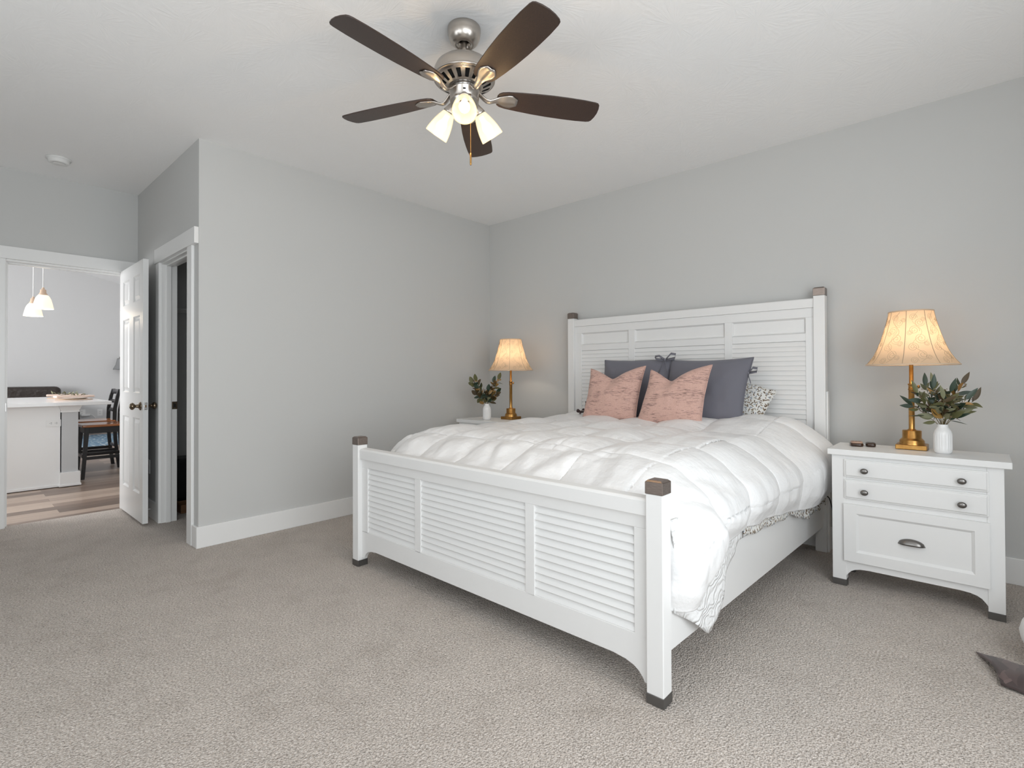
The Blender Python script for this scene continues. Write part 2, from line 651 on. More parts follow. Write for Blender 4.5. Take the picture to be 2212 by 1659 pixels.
def wall_with_hole(axis, p0, p1, a0, a1, h0, h1, z0, z1, zt=H):
    """axis 0: wall normal along X between p0..p1, running a0..a1 in Y with a hole h0..h1 x z0..z1"""
    b = B()

    def bx(u0, u1, w0, w1):
        if u1 - u0 > 1e-6 and w1 - w0 > 1e-6:
            if axis == 0:
                b.box(p0, p1, u0, u1, w0, w1)
            else:
                b.box(u0, u1, p0, p1, w0, w1)
    bx(a0, h0, 0, zt)
    bx(h1, a1, 0, zt)
    bx(h0, h1, 0, z0)
    bx(h0, h1, z1, zt)
    return b


struct('floor', one(-1.69, XR + T, YF - T, T, -0.12, 0.0), 'carpet')
struct('floor_kitchen', one(-9.75, -1.69, -6.75, 0.3, -0.13, -0.008), 'planks')
struct('ceiling', one(XL - T, XR + T, YF - T, T, H, H + 0.1), 'ceiling')
struct('wall_back', one(-T, XR + T, 0, T, 0, H), 'wall')
struct('wall_left', one(-T, 0, YN, 0, 0, H), 'wall')
struct('wall_closet', wall_with_hole(1, YN, YN + 0.098, XL, -T, -0.892, -0.186, 0, 2.035), 'wall')
struct('wall_entry', wall_with_hole(0, XL - T, XL, YF - T, 0.0, -3.56, -2.815, 0, 2.045), 'wall')
struct('wall_closet_back', one(XL, -T, -0.9, -0.8, 0, H), 'wall')
struct('wall_front', wall_with_hole(1, YF - T, YF, XL - T, XR + T, 0.85, 3.75, 0.6, 2.25), 'wall')
struct('wall_right', wall_with_hole(0, XR, XR + T, YF, 0.0, -5.25, -1.95, 0.4, 2.4), 'wall')

# kitchen shell
KX = -9.6
struct('wall_kitchen_far', one(KX - T, KX, -6.75, 0.3, 0, 4.6), 'wall_kitchen')
struct('wall_kitchen_left', wall_with_hole(1, -6.75, -6.6, KX, XL - T, -6.4, -2.8, 0.7, 2.7, 4.6), 'wall_kitchen')
struct('wall_kitchen_right', one(KX, XL - T, 0.15, 0.3, 0, 3.0), 'wall_kitchen')
struct('wall_kitchen_near', one(XL - T, XL - T + 0.05, -6.75, 0.3, H + 0.1, 4.6), 'wall_kitchen')
b = B()
zk = lambda y: 3.107 + 0.2306 * (-1.428 - y)
b.hexa([(KX - T, -6.75, zk(-6.75)), (XL, -6.75, zk(-6.75)), (XL, 0.3, zk(0.3)), (KX - T, 0.3, zk(0.3))],
       [(KX - T, -6.75, zk(-6.75) + 0.1), (XL, -6.75, zk(-6.75) + 0.1), (XL, 0.3, zk(0.3) + 0.1), (KX - T, 0.3, zk(0.3) + 0.1)])
struct('ceiling_kitchen', b, 'ceiling')

# baseboards
BH, BT = 0.142, 0.015


def board(name, x0, x1, y0, y1):
    struct(name, one(x0, x1, y0, y1, 0, BH), 'trim', bevel=0.003)


board('baseboard_left', 0, BT, YN - BT, -BT)
board('baseboard_back', BT, XR, -BT, 0)
board('baseboard_closet_corner', -0.089, 0, YN - BT, YN)
board('baseboard_closet_side', XL, -0.978, YN - BT, YN)
board('baseboard_front', XL, XR, YF, YF + BT)
board('baseboard_right', XR - BT, XR, YF + BT, -BT)
board('baseboard_entry', XL, XL + BT, YF + BT, -3.66)
board('baseboard_kitchen', KX, KX + BT, -6.6, 0.15)

# door casings (trim)
C1 = 0.018
# closet doorway
b = B()
b.box(-0.976, -0.889, YN - C1, YN, 0, 2.035)
b.box(-0.189, -0.090, YN - C1, YN, 0, 2.035)
struct('trim_1', b, 'trim', bevel=0.002)
struct('trim_2', one(-0.986, -0.004, YN - 0.026, YN, 2.035, 2.145), 'trim', bevel=0.002)
b = B()
y1 = YN + 0.105
b.box(-0.892, -0.880, YN - 0.002, y1, 0, 2.035)
b.box(-0.198, -0.186, YN - 0.002, y1, 0, 2.035)
b.box(-0.880, -0.198, YN - 0.002, y1, 2.023, 2.035)
b.box(-0.880, -0.869, YN + 0.030, YN + 0.062, 0, 2.023)
b.box(-0.869, -0.198, YN + 0.030, YN + 0.062, 2.012, 2.023)
jamb = struct('trim_3', b, 'trim', bevel=0.0015)
bs = B()
bs.box(-0.8805, -0.8785, YN + 0.070, YN + 0.106, 0.885, 0.945)
bs.box(-0.8788, -0.8782, YN + 0.078, YN + 0.096, 0.900, 0.930, 1)
obj('strike_plate', bs, ['knob', 'dark'], jamb)
# entry doorway
b = B()
b.box(XL, XL + C1, -3.655, -3.56, 0, 2.045)
b.box(XL, XL + C1, -2.815, YN - 0.001, 0, 2.045)
b.box(XL - T - C1, XL - T, -3.655, -3.56, 0, 2.045)
b.box(XL - T - C1, XL - T, -2.815, -2.72, 0, 2.045)
struct('trim_4', b, 'trim', bevel=0.002)
b = B()
b.box(XL, XL + 0.024, -3.69, YN - 0.001, 2.045, 2.14)
b.box(XL - T - 0.024, XL - T, -3.69, -2.69, 2.045, 2.14)
struct('trim_5', b, 'trim', bevel=0.002)
b = B()
b.box(XL - T, XL + 0.002, -3.572, -3.555, 0, 2.045)
b.box(XL - T, XL + 0.002, -2.832, -2.815, 0, 2.045)
b.box(XL - T, XL + 0.002, -3.555, -2.832, 2.030, 2.045)
b.box(XL - 0.085, XL - 0.045, -3.555, -3.543, 0, 2.030)
b.box(XL - 0.085, XL - 0.045, -2.844, -2.832, 0, 2.030)
b.box(XL - 0.085, XL - 0.045, -3.543, -2.844, 2.018, 2.030)
j2 = struct('trim_6', b, 'trim', bevel=0.0015)
obj('strike_plate', one(XL - 0.034, XL - 0.004, -3.5555, -3.553, 0.885, 0.945), 'steel', j2)


# windows (out of the frame, they let the daylight in)
def window(name, axis, p, a0, a1, z0, z1):
    b = B()
    f = 0.06

    def bx(u0, u1, w0, w1, q0, q1, m=0):
        if axis == 0:
            b.box(q0, q1, u0, u1, w0, w1, m)
        else:
            b.box(u0, u1, q0, q1, w0, w1, m)
    q0, q1 = p
    bx(a0, a0 + f, z0, z1, q0, q1)
    bx(a1 - f, a1, z0, z1, q0, q1)
    bx(a0 + f, a1 - f, z0, z0 + f, q0, q1)
    bx(a0 + f, a1 - f, z1 - f, z1, q0, q1)
    mid = (a0 + a1) / 2
    bx(mid - 0.025, mid + 0.025, z0 + f, z1 - f, q0, q1)
    w = struct(name, b, 'trim')
    g = B()
    qm = (q0 + q1) / 2
    b2 = B()
    if axis == 0:
        b2.box(qm - 0.003, qm + 0.003, a0 + f, a1 - f, z0 + f, z1 - f)
    else:
        b2.box(a0 + f, a1 - f, qm - 0.003, qm + 0.003, z0 + f, z1 - f)
    obj('pane', b2, M['pane'], w)


gm = mat('window_glass', (1, 1, 1), 0.02)
gm.node_tree.nodes['Principled BSDF'].inputs['Transmission Weight'].default_value = 1.0
M['pane'] = gm
window('window_1', 0, (XR + 0.05, XR + 0.1), -5.25, -1.95, 0.4, 2.4)
window('window_2', 1, (YF - 0.1, YF - 0.05), 0.85, 3.75, 0.6, 2.25)
window('window_3', 1, (-6.73, -6.68), -6.4, -2.8, 0.7, 2.7)  # unseen kitchen window, added to go with the fill light there

# ---------------------------------------------------------------- open six-panel entry door
DX0, DX1, DY0, DY1, DZ0, DZ1 = -1.628, -0.868, -2.858, -2.823, 0.022, 2.045
b = B()
px = [(-1.522, -1.309), (-1.169, -0.963)]
pz = [(0.236, 0.82), (1.016, 1.622), (1.738, 1.944)]
b.box(DX0, px[0][0], DY0, DY1, DZ0, DZ1)
b.box(px[0][1], px[1][0], DY0, DY1, DZ0, DZ1)
b.box(px[1][1], DX1, DY0, DY1, DZ0, DZ1)
for x0, x1 in px:
    zz = DZ0
    for z0, z1 in pz:
        b.box(x0, x1, DY0, DY1, zz, z0)
        zz = z1
    b.box(x0, x1, DY0, DY1, zz, DZ1)
door = struct('door_1', b, 'door')
for x0, x1 in px:
    for z0, z1 in pz:
        p = B()
        p.box(x0 - 0.002, x1 + 0.002, DY0 + 0.011, DY1 - 0.011, z0 - 0.002, z1 + 0.002)
        for yo, yi, sg in ((DY0 + 0.011, DY0 + 0.002, 1), (DY1 - 0.011, DY1 - 0.002, -1)):
            e, g = 0.018, 0.042
            p.hexa([(x0 + e, yo, z0 + e), (x1 - e, yo, z0 + e), (x1 - e, yo, z1 - e), (x0 + e, yo, z1 - e)],
                   [(x0 + g, yi, z0 + g), (x1 - g, yi, z0 + g), (x1 - g, yi, z1 - g), (x0 + g, yi, z1 - g)])
        # sloped moulding round the recess
        for yo, yi in ((DY0, DY0 + 0.011), (DY1, DY1 - 0.011)):
            w = 0.011
            for q in range(4):
                cs = [(x0, z0), (x1, z0), (x1, z1), (x0, z1)]
                ins = [(x0 + w, z0 + w), (x1 - w, z0 + w), (x1 - w, z1 - w), (x0 + w, z1 - w)]
                a_, c_ = cs[q], cs[(q + 1) % 4]
                d_, e_ = ins[(q + 1) % 4], ins[q]
                p.add([(a_[0], yo, a_[1]), (c_[0], yo, c_[1]), (d_[0], yi, d_[1]), (e_[0], yi, e_[1])], [(0, 1, 2, 3)])
        obj('door_panel', p, 'door', door)
for sg, yf in ((-1, DY0), (1, DY1)):
    k = B()
    prof = [(0.0001, 0.0), (0.033, 0.0), (0.033, 0.004), (0.026, 0.009), (0.014, 0.014), (0.0115, 0.032), (0.0125, 0.036), (0.022, 0.041), (0.0275, 0.050),
            (0.0275, 0.056), (0.022, 0.064), (0.012, 0.069), (0.0001, 0.070)]
    st = k.lathe(prof, (0, 0, 0), 28)
    k.tf(st, Matrix.Translation((-0.933, yf, 0.917)) @ Matrix.Rotation(-sg * PI / 2, 4, 'X'))
    obj('door_knob', k, 'knob', door)
b = B()
b.box(DX1 - 0.001, DX1 + 0.0012, -2.853, -2.828, 0.888, 0.946)
for z in (0.895, 0.939):
    st = b.lathe([(0.0001, 0.0006), (0.0035, 0.0)], (0, 0, 0), 10, 1)
    b.tf(st, Matrix.Translation((DX1 + 0.0014, -2.8405, z)) @ Matrix.Rotation(PI / 2, 4, 'Y'))
b.box(DX1, DX1 + 0.006, -2.847, -2.834, 0.907, 0.927, 1)
obj('latch_plate', b, ['steel', 'knob'], door, bevel=0.0006)
for z in (0.25, 1.03, 1.82):
    k = B()
    k.lathe([(0.0001, -0.045), (0.006, -0.045), (0.006, 0.045), (0.0001, 0.045)], (DX0 - 0.002, DY1 + 0.003, z), 10)
    obj('hinge', k, 'steel', door)

# door stop on the closet wall, switch plate behind the door
b = B()
b.tube([(-1.12, YN - BT - 0.001, 0.075), (-1.12, YN - 0.07, 0.075)], 0.0045, 8)
st = b.lathe([(0.0001, 0), (0.008, 0), (0.008, 0.014), (0.0001, 0.014)], (0, 0, 0), 10)
b.tf(st, Matrix.Translation((-1.12, YN - 0.07, 0.075)) @ Matrix.Rotation(PI / 2, 4, 'X'))
tag(recenter(obj('door_stop', b, 'plastic')), 'small white spring door stop low on the baseboard behind the open door', 'door stop')
b = B()
b.box(-1.275, -1.205, YN - 0.006, YN - 0.0002, 0.345, 0.46)
tag(recenter(obj('outlet_plate', b, 'plastic', bevel=0.002)), 'white outlet plate low on the grey wall behind the open door', 'outlet')

# ---------------------------------------------------------------- closet contents
b = B()
zs = 1.735
for i in range(8):
    x = XL + 0.012 + i * 0.045
    b.tube([(x, -2.6, zs), (x, -1.0, zs)], 0.0028, 5)
for i in range(64):
    y = -2.6 + i * 0.025
    b.tube([(XL + 0.005, y, zs + 0.003), (XL + 0.335, y, zs + 0.003), (XL + 0.335, y, zs - 0.03)], 0.0016, 4)
b.tube([(XL + 0.335, -2.6, zs - 0.03), (XL + 0.335, -1.0, zs - 0.03)], 0.0028, 5)
for y in (-2.55, -1.8, -1.1):
    b.tube([(XL + 0.30, y, zs - 0.004), (XL + 0.004, y, zs - 0.30)], 0.004, 6)
tag(recenter(obj('wire_shelf', b, 'plastic')), 'white wire closet shelf seen through the narrow closet doorway', 'shelf')
st_ = thing('suitcase', (-1.45, -2.2, 0.0), 'black suitcase standing in the dark closet behind the doorway', 'suitcase')
obj('body', one(-1.60, -1.34, -2.52, -1.95, 0.05, 0.42), 'black', st_, bevel=0.03)
for y in (-2.42, -2.05):
    k = B()
    st = k.lathe([(0.0001, -0.012), (0.025, -0.012), (0.025, 0.012), (0.0001, 0.012)], (0, 0, 0), 14)
    k.tf(st, Matrix.Translation((-1.47, y, 0.026)) @ Matrix.Rotation(PI / 2, 4, 'X'))
    obj('wheel', k, 'black', st_)
bx = B()
bx.box(-1.28, -1.08, -2.55, -2.25, 0, 0.018)
bx.box(-1.28, -1.265, -2.55, -2.25, 0.018, 0.07)
bx.box(-1.095, -1.08, -2.55, -2.25, 0.018, 0.07)
bx.box(-1.265, -1.095, -2.55, -2.535, 0.018, 0.07)
bx.box(-1.265, -1.095, -2.265, -2.25, 0.018, 0.07)
tag(recenter(obj('wooden_tray', bx, 'wood_brown', bevel=0.002)), 'low brown wooden tray on the closet floor in front of the suitcase', 'tray')

# ---------------------------------------------------------------- smoke detector
b = B()
b.lathe([(0.0001, -0.040), (0.030, -0.040), (0.036, -0.036), (0.038, -0.038), (0.055, -0.036), (0.060, -0.030), (0.061, -0.018), (0.064, -0.016),
         (0.064, -0.012), (0.072, -0.010), (0.072, 0.0), (0.0001, 0.0)], (-1.12, -3.315, H), 40)
sd = recenter(obj('smoke_detector', b, 'plastic'))
tag(sd, 'round white smoke detector on the ceiling above the entry door', 'smoke detector')

# ---------------------------------------------------------------- ceiling fan
FX, FY = 2.131, -2.276
fan = thing('ceiling_fan', (FX, FY, H), 'brushed nickel ceiling fan with five dark brown blades and three lit shades', 'ceiling fan')
c = (FX, FY, 0)
b = B()
b.lathe([(0.0001, 2.739), (0.0745, 2.739), (0.0757, 2.735), (0.0757, 2.722), (0.0748, 2.719), (0.0742, 2.708), (0.071, 2.693), (0.064, 2.678), (0.053, 2.667),
         (0.043, 2.661), (0.039, 2.660), (0.034, 2.663), (0.026, 2.668), (0.026, 2.70)], c, 48)
b.lathe([(0.026, 2.70), (0.0001, 2.70)], c, 48, 1)
canopy = obj('canopy', b, ['nickel', 'dark'], fan)
b = B()
b.lathe([(0.012, 2.70), (0.012, 2.585)], c, 20)
b.lathe([(0.022, 2.605), (0.024, 2.60), (0.024, 2.585)], c, 20)
obj('downrod', b, 'nickel', fan)
b = B()
b.lathe([(0.012, 2.588), (0.055, 2.588), (0.085, 2.584), (0.110, 2.574), (0.128, 2.558), (0.137, 2.538), (0.139, 2.520), (0.139, 2.508)], c, 72)
b.lathe([(0.139, 2.508), (0.1415, 2.506), (0.1415, 2.499), (0.138, 2.496), (0.1345, 2.497), (0.1315, 2.493), (0.126, 2.489), (0.122, 2.487),
         (0.086, 2.467), (0.082, 2.4665), (0.078, 2.463), (0.072, 2.463), (0.060, 2.466), (0.0001, 2.466)], c, 72,
        skip=lambda j, i: j == 7 and i % 4 in (0, 1))
motor = obj('motor_housing', b, 'nickel', fan)
b = B()
b.lathe([(0.122, 2.497), (0.080, 2.474)], c, 48)
obj('vent_shade_liner', b, 'dark', motor)  # dark liner added behind the slots to paint their shade
b = B()
b.lathe([(0.0001, 2.470), (0.058, 2.470), (0.058, 2.450), (0.0001, 2.450)], c, 40)
obj('flywheel', b, 'steel', fan)
b = B()
b.lathe([(0.050, 2.452), (0.066, 2.451), (0.070, 2.448), (0.070, 2.444), (0.067, 2.441), (0.0665, 2.408), (0.064, 2.404), (0.0655, 2.402), (0.0655, 2.397), (0.0625, 2.394),
         (0.061, 2.376), (0.055, 2.366), (0.042, 2.358), (0.020, 2.354), (0.010, 2.350), (0.0001, 2.349)], c, 48)
sw = obj('switch_housing', b, 'nickel', fan)
k = B()
camaz = math.radians(-42.1)
Rz = Matrix.Translation((FX, FY, 0)) @ Matrix.Rotation(camaz, 4, 'Z')
st = k.box(0.064, 0.0675, -0.006, 0.006, 2.423, 2.430)
k.tf(st, Rz)
obj('reverse_switch', k, 'dark', sw)
k = B()
st = k.tube([(0.071, 0.0, 2.402), (0.078, 0.0, 2.398), (0.079, 0.0, 2.38), (0.079, 0.0, 2.12)], 0.0012, 6)
for i in range(70):
    pass
st2 = k.lathe([(0.0001, 2.135), (0.0035, 2.132), (0.0042, 2.115), (0.0042, 2.085), (0.003, 2.078), (0.0001, 2.077)], (0.079, 0, 0), 10)
for i in range(56):
    k.ball((0.079, 0, 2.375 - i * 0.0044), 0.0021, 4, 6)
k.tf(st, Rz @ Matrix.Rotation(0.35, 4, 'Z'))
obj('pull_chain', k, 'brass', fan)

# blades with their irons
BZ = 2.431
for i in range(5):
    az = math.radians(-15.0 + 72 * i)
    Mb = Matrix.Translation((FX, FY, BZ)) @ Matrix.Rotation(az, 4, 'Z') @ Matrix.Rotation(math.radians(-11.5), 4, 'X')
    half = [(0.152, 0.022), (0.158, 0.036), (0.172, 0.046), (0.20, 0.053), (0.26, 0.060), (0.34, 0.067), (0.42, 0.071), (0.50, 0.072), (0.57, 0.071), (0.625, 0.067), (0.640, 0.063),
            (0.648, 0.054), (0.655, 0.030)]
    out = [(x, -y) for x, y in half] + [(0.658, 0.0)] + half[::-1]
    k = B()
    k.prism(out, 2, 0.0, 0.006)
    k.tf(0, Mb)
    bl = obj('fan_blade', k, 'blade', fan, bevel=0.0015)
    # iron: curved arm from the flywheel, ending in a flared leaf plate under the blade
    k = B()
    rows = []
    for j in range(15):
        t = j / 14
        r = 0.045 + 0.205 * t
        w = 0.011 + 0.004 * smoothstep(0, 0.2, t) + 0.024 * smoothstep(0.42, 0.82, t) - 0.020 * smoothstep(0.86, 1.0, t)
        z = 0.028 * (1 - smoothstep(0.0, 0.35, t)) - 0.020 * math.sin(PI * min(1, t / 0.62)) ** 2 * 0.9 - 0.0015 - 0.004 * smoothstep(0.5, 0.7, t)
        row = []
        for a in range(9):
            u = -1 + a / 4
            row.append((r, u * w, z - 0.007 * (1 - u * u) * (1 - 0.6 * smoothstep(0.5, 0.9, t)) + 0.0022 * abs(math.sin(u * PI)) * smoothstep(0.5, 0.8, t)))
        rows.append(row)
    k.grid(rows)
    k.tf(0, Mb)
    obj('blade_iron', k, 'nickel', bl, solid=0.006)

# three glass shades with bulbs
tilt = math.radians(52)
for i in range(3):
    az = camaz + i * 2 * PI / 3
    ax = Vector((math.cos(az) * math.cos(tilt), math.sin(az) * math.cos(tilt), -math.sin(tilt)))
    neck = Vector((FX + 0.076 * math.cos(az), FY + 0.076 * math.sin(az), 2.374))
    Q = Matrix.Translation(neck) @ ax.to_track_quat('Z', 'Y').to_matrix().to_4x4()
    k = B()
    k.lathe([(0.0001, -0.040), (0.016, -0.040), (0.018, -0.028), (0.023, -0.012), (0.0285, 0.004), (0.0285, 0.012), (0.0255, 0.012)], (0, 0, 0), 28)
    k.tf(0, Q)
    cup = obj('shade_fitter', k, 'nickel', fan)
    k = B()
    outp = [(0.026, 0.008), (0.031, 0.020), (0.0385, 0.040), (0.045, 0.062), (0.0500, 0.085), (0.0535, 0.108), (0.0550, 0.126)]
    k.lathe(outp, (0, 0, 0), 36)
    k.lathe([(0.0550, 0.126), (0.0530, 0.1275), (0.0512, 0.126)], (0, 0, 0), 36)
    k.lathe([(r - 0.0038, z) for r, z in outp][::-1], (0, 0, 0), 36, 1)
    k.tf(0, Q)
    sh = obj('glass_shade', k, ['glass_lit', 'glass_lit_in'], fan, recalc=False)
    k = B()
    k.lathe([(0.0001, 0.108), (0.014, 0.104), (0.022, 0.094), (0.0255, 0.080), (0.022, 0.064), (0.014, 0.048), (0.012, 0.02), (0.0001, 0.02)], (0, 0, 0), 20)
    k.tf(0, Q)
    obj('bulb', k, 'bulb', sh)
    p = neck + ax * 0.120
    bulb_light('fan_bulb_light', p, 2.8, (1.0, 0.64, 0.30), 0.012)


# ---------------------------------------------------------------- the bed
FB = lambda x: -0.0096 * (x - 1.044)       # the foot end stands very slightly askew
bed = thing('bed', (2.1, -1.15, 0.0), 'white king size bed with louvred headboard and footboard and bronze post caps', 'bed')


def post(x0, x1, y0, y1, z1, zc, foot, plate=None):
    b = B()
    b.box(x0, x1, y0, y1, 0.034 if foot else 0.0, z1)
    if plate:
        b.box(x1, x1 + 0.011, y0 + 0.012, y1 - 0.006, 0, plate)
    p = obj('bed_post', b, 'furn', bed, bevel=0.003)
    e, ch = 0.0015, 0.007
    k = B()
    k.box(x0 - e, x1 + e, y0 - e, y1 + e, z1, zc - ch)
    k.hexa([(x0 - e, y0 - e, zc - ch), (x1 + e, y0 - e, zc - ch), (x1 + e, y1 + e, zc - ch), (x0 - e, y1 + e, zc - ch)],
           [(x0 + ch, y0 + ch, zc), (x1 - ch, y0 + ch, zc), (x1 - ch, y1 - ch, zc), (x0 + ch, y1 - ch, zc)])
    obj('post_cap', k, 'bronze', p, bevel=0.0015)
    if foot:
        obj('foot_cap', one(x0 - e, x1 + e, y0 - e, y1 + e, 0, 0.036), 'gunmetal', p, bevel=0.0015)
    return p


post(1.044, 1.106, -2.2125, -2.1495, 0.726, 0.775, True)
post(3.013, 3.077, -2.232, -2.169, 0.726, 0.775, True)
post(1.108, 1.173, -0.105, -0.04, 1.651, 1.705, False)
post(3.084, 3.150, -0.105, -0.04, 1.651, 1.705, False, 1.03)


def louvers(x0, x1, z0, z1, n, yf, depth, fn=lambda x: 0):
    b = B()
    p = (z1 - z0) / n
    for i in range(n):
        za = z0 + i * p
        prof = [(yf + depth * 0.0, za + 0.0015), (yf + depth * 0.10, za - 0.001), (yf + depth * 1.5, za - 0.001), (yf + depth * 1.5, za + p - 0.001), (yf + depth * 0.92, za + p - 0.001),
                (yf + depth * 0.35, za + p * 0.5)]
        b.prism(prof, 0, x0, x1)
    b.v = [(x, y + fn(x), z) for x, y, z in b.v]
    return b


def sheared(b, fn):
    b.v = [(x, y + fn(x), z) for x, y, z in b.v]
    return b


# footboard
b = B()
b.prism([(-2.202, 0.643), (-2.202, 0.694), (-2.199, 0.699), (-2.194, 0.704), (-2.158, 0.708), (-2.158, 0.643)], 0, 1.106, 3.013)       # top rail
b.box(1.106, 3.013, -2.186, -2.162, 0.592, 0.643)                     # upper rail
for x0, x1 in ((1.106, 1.170), (1.634, 1.686), (2.424, 2.476), (2.951, 3.013)):
    b.box(x0, x1, -2.186, -2.162, 0.205, 0.592)
arch = [(1.106, 0.212), (1.106, 0.048), (1.128, 0.048), (1.135, 0.062), (1.150, 0.080), (1.172, 0.094), (1.205, 0.104), (1.26, 0.110), (2.86, 0.110),
        (2.914, 0.104), (2.947, 0.094), (2.969, 0.080), (2.984, 0.062), (2.991, 0.048), (3.013, 0.048), (3.013, 0.212)]
b.prism(arch, 1, -2.186, -2.162)
fb = obj('footboard', sheared(b, FB), 'furn', bed, bevel=0.002)
for x0, x1 in ((1.170, 1.634), (1.686, 2.424), (2.476, 2.951)):
    obj('louver_panel', louvers(x0, x1, 0.212, 0.592, 12, -2.1825, 0.016, FB), 'furn', fb)

# headboard
b = B()
b.prism([(-0.094, 1.577), (-0.094, 1.634), (-0.088, 1.638), (-0.050, 1.638), (-0.050, 1.577)], 0, 1.173, 3.084)
b.box(1.173, 3.084, -0.083, -0.055, 1.515, 1.577)
ST = ((1.173, 1.242), (1.714, 1.772), (2.504, 2.558), (3.033, 3.084))
for x0, x1 in ST:
    b.box(x0, x1, -0.083, -0.055, 0.20, 1.515)
for (a, x0), (x1, c2) in zip(ST[:-1], ST[1:]):
    b.box(x0, x1, -0.081, -0.055, 1.360, 1.412)
    b.box(x0, x1, -0.083, -0.055, 0.20, 0.52)
hb = obj('headboard', b, 'furn', bed, bevel=0.002)
for (a, x0), (x1, c2) in zip(ST[:-1], ST[1:]):
    k = B()
    k.box(x0, x1, -0.066, -0.058, 1.412, 1.515)
    e = 0.010
    for q in range(4):
        cs = [(x0, 1.412), (x1, 1.412), (x1, 1.515), (x0, 1.515)]
        ins = [(x0 + e, 1.412 + e), (x1 - e, 1.412 + e), (x1 - e, 1.515 - e), (x0 + e, 1.515 - e)]
        a_, c_, d_, e_ = cs[q], cs[(q + 1) % 4], ins[(q + 1) % 4], ins[q]
        k.add([(a_[0], -0.083, a_[1]), (c_[0], -0.083, c_[1]), (d_[0], -0.066, d_[1]), (e_[0], -0.066, e_[1])], [(0, 1, 2, 3)])
    obj('flat_panel', k, 'furn', hb)
    obj('louver_panel', louvers(x0, x1, 0.52, 1.360, 26, -0.0805, 0.008), 'furn', hb)
# side rails
for xa, xb, s in ((3.034, 3.104, 1), (1.082, 1.150, -1)):
    b = B()
    t = 0.028 * s
    b.hexa([(xa, -2.17, 0.162), (xa + t, -2.17, 0.162), (xb + t, -0.1, 0.162), (xb, -0.1, 0.162)],
           [(xa, -2.17, 0.405), (xa + t, -2.17, 0.405), (xb + t, -0.1, 0.405), (xb, -0.1, 0.405)])
    obj('side_rail', b, 'furn', bed, bevel=0.002)
b = B()
for i in range(12):
    y = -2.05 + i * 0.165
    b.box(1.13, 3.04, y, y + 0.07, 0.285, 0.305)
obj('slats', b, 'furn', bed)

# mattress
b = B()
b.box(1.135, 3.035, -2.07, -0.115, 0.31, 0.69)
tag(recenter(obj('mattress', b, 'white_fabric', bevel=0.07, segs=4)), 'white mattress under the comforter inside the bed frame', 'mattress')

# floral sheet hanging below the comforter at the head end
rows = []
for i in range(60):
    t = i / 59
    y = -0.165 - 1.35 * t
    x0 = 3.135 - 0.034 * (-(y + 0.1)) + 0.004
    low = 0.315 + 0.075 * smoothstep(0.28, 0.55, t) + 0.03 * smoothstep(0.55, 1.0, t) + 0.006 * math.sin(t * 40)
    if t < 0.12:
        low += 0.02 * math.sin(t / 0.12 * PI)
    row = []
    for j in range(14):
        q = j / 13
        z = 0.60 + (low - 0.60) * q
        x = x0 - 0.012 + 0.030 * smoothstep(0, 0.6, q) + 0.009 * math.sin(t * 70) * q * (1 - smoothstep(0.35, 0.6, t)) + 0.004 * math.sin(t * 31)
        row.append((x, y, z))
    rows.append(row)
b = B()
b.grid(rows)
fl_sheet = M['floral'].copy()
fl_sheet.name = 'floral_cotton_sheet'
for nd in fl_sheet.node_tree.nodes:
    if nd.type == 'VECT_MATH' and nd.operation == 'MULTIPLY':
        nd.inputs[1].default_value = (0.02, 1, 1)
    if nd.type == 'VECTOR_ROTATE':
        nd.rotation_type = 'X_AXIS'
    if nd.type == 'SEPXYZ':
        l0 = [l for l in fl_sheet.node_tree.links if l.from_node == nd and l.from_socket == nd.outputs[0]]
        for l in l0:
            fl_sheet.node_tree.links.new(nd.outputs[1], l.to_socket)
tag(recenter(obj('bed_sheet', b, fl_sheet, solid=0.003)), 'white sheet with small leaf print hanging below the comforter near the nightstand', 'sheet')

# quilted coverlet under the comforter, its corner hanging out by the foot post
hemq = [(-2.14, 0.295), (-2.06, 0.25), (-1.945, 0.165), (-1.925, 0.166), (-1.835, 0.225), (-1.80, 0.275), (-1.785, 0.34), (-1.76, 0.352), (-1.66, 0.362), (-1.61, 0.375), (-1.585, 0.40),
        (-1.56, 0.415), (-1.4, 0.420), (-1.1, 0.424), (-0.85, 0.426)]
ys = [p[0] for p in hemq]
zs_ = [p[1] for p in hemq]
rows = []
for i in range(130):
    y = -2.14 + 1.29 * i / 129
    low = float(np.interp(y, ys, zs_))
    xr = 3.135 - 0.034 * (-(y + 0.1)) + 0.006
    row = []
    for j in range(22):
        q = j / 21
        z = 0.62 + (low - 0.62) * q
        bul = 0.012 + 0.038 * smoothstep(0.55, 0.40, z) * smoothstep(-1.55, -1.80, y) * (1 - smoothstep(2.0, 2.09, -y)) + 0.004 * math.sin(y * 23)
        row.append((xr - 0.01 + bul * smoothstep(0.0, 0.3, q), y, z))
    rows.append(row)
b = B()
b.grid(rows)
tag(recenter(obj('coverlet', b, 'quilt', solid=0.006)), 'white embossed quilted coverlet whose corner hangs below the comforter by the foot post', 'coverlet')


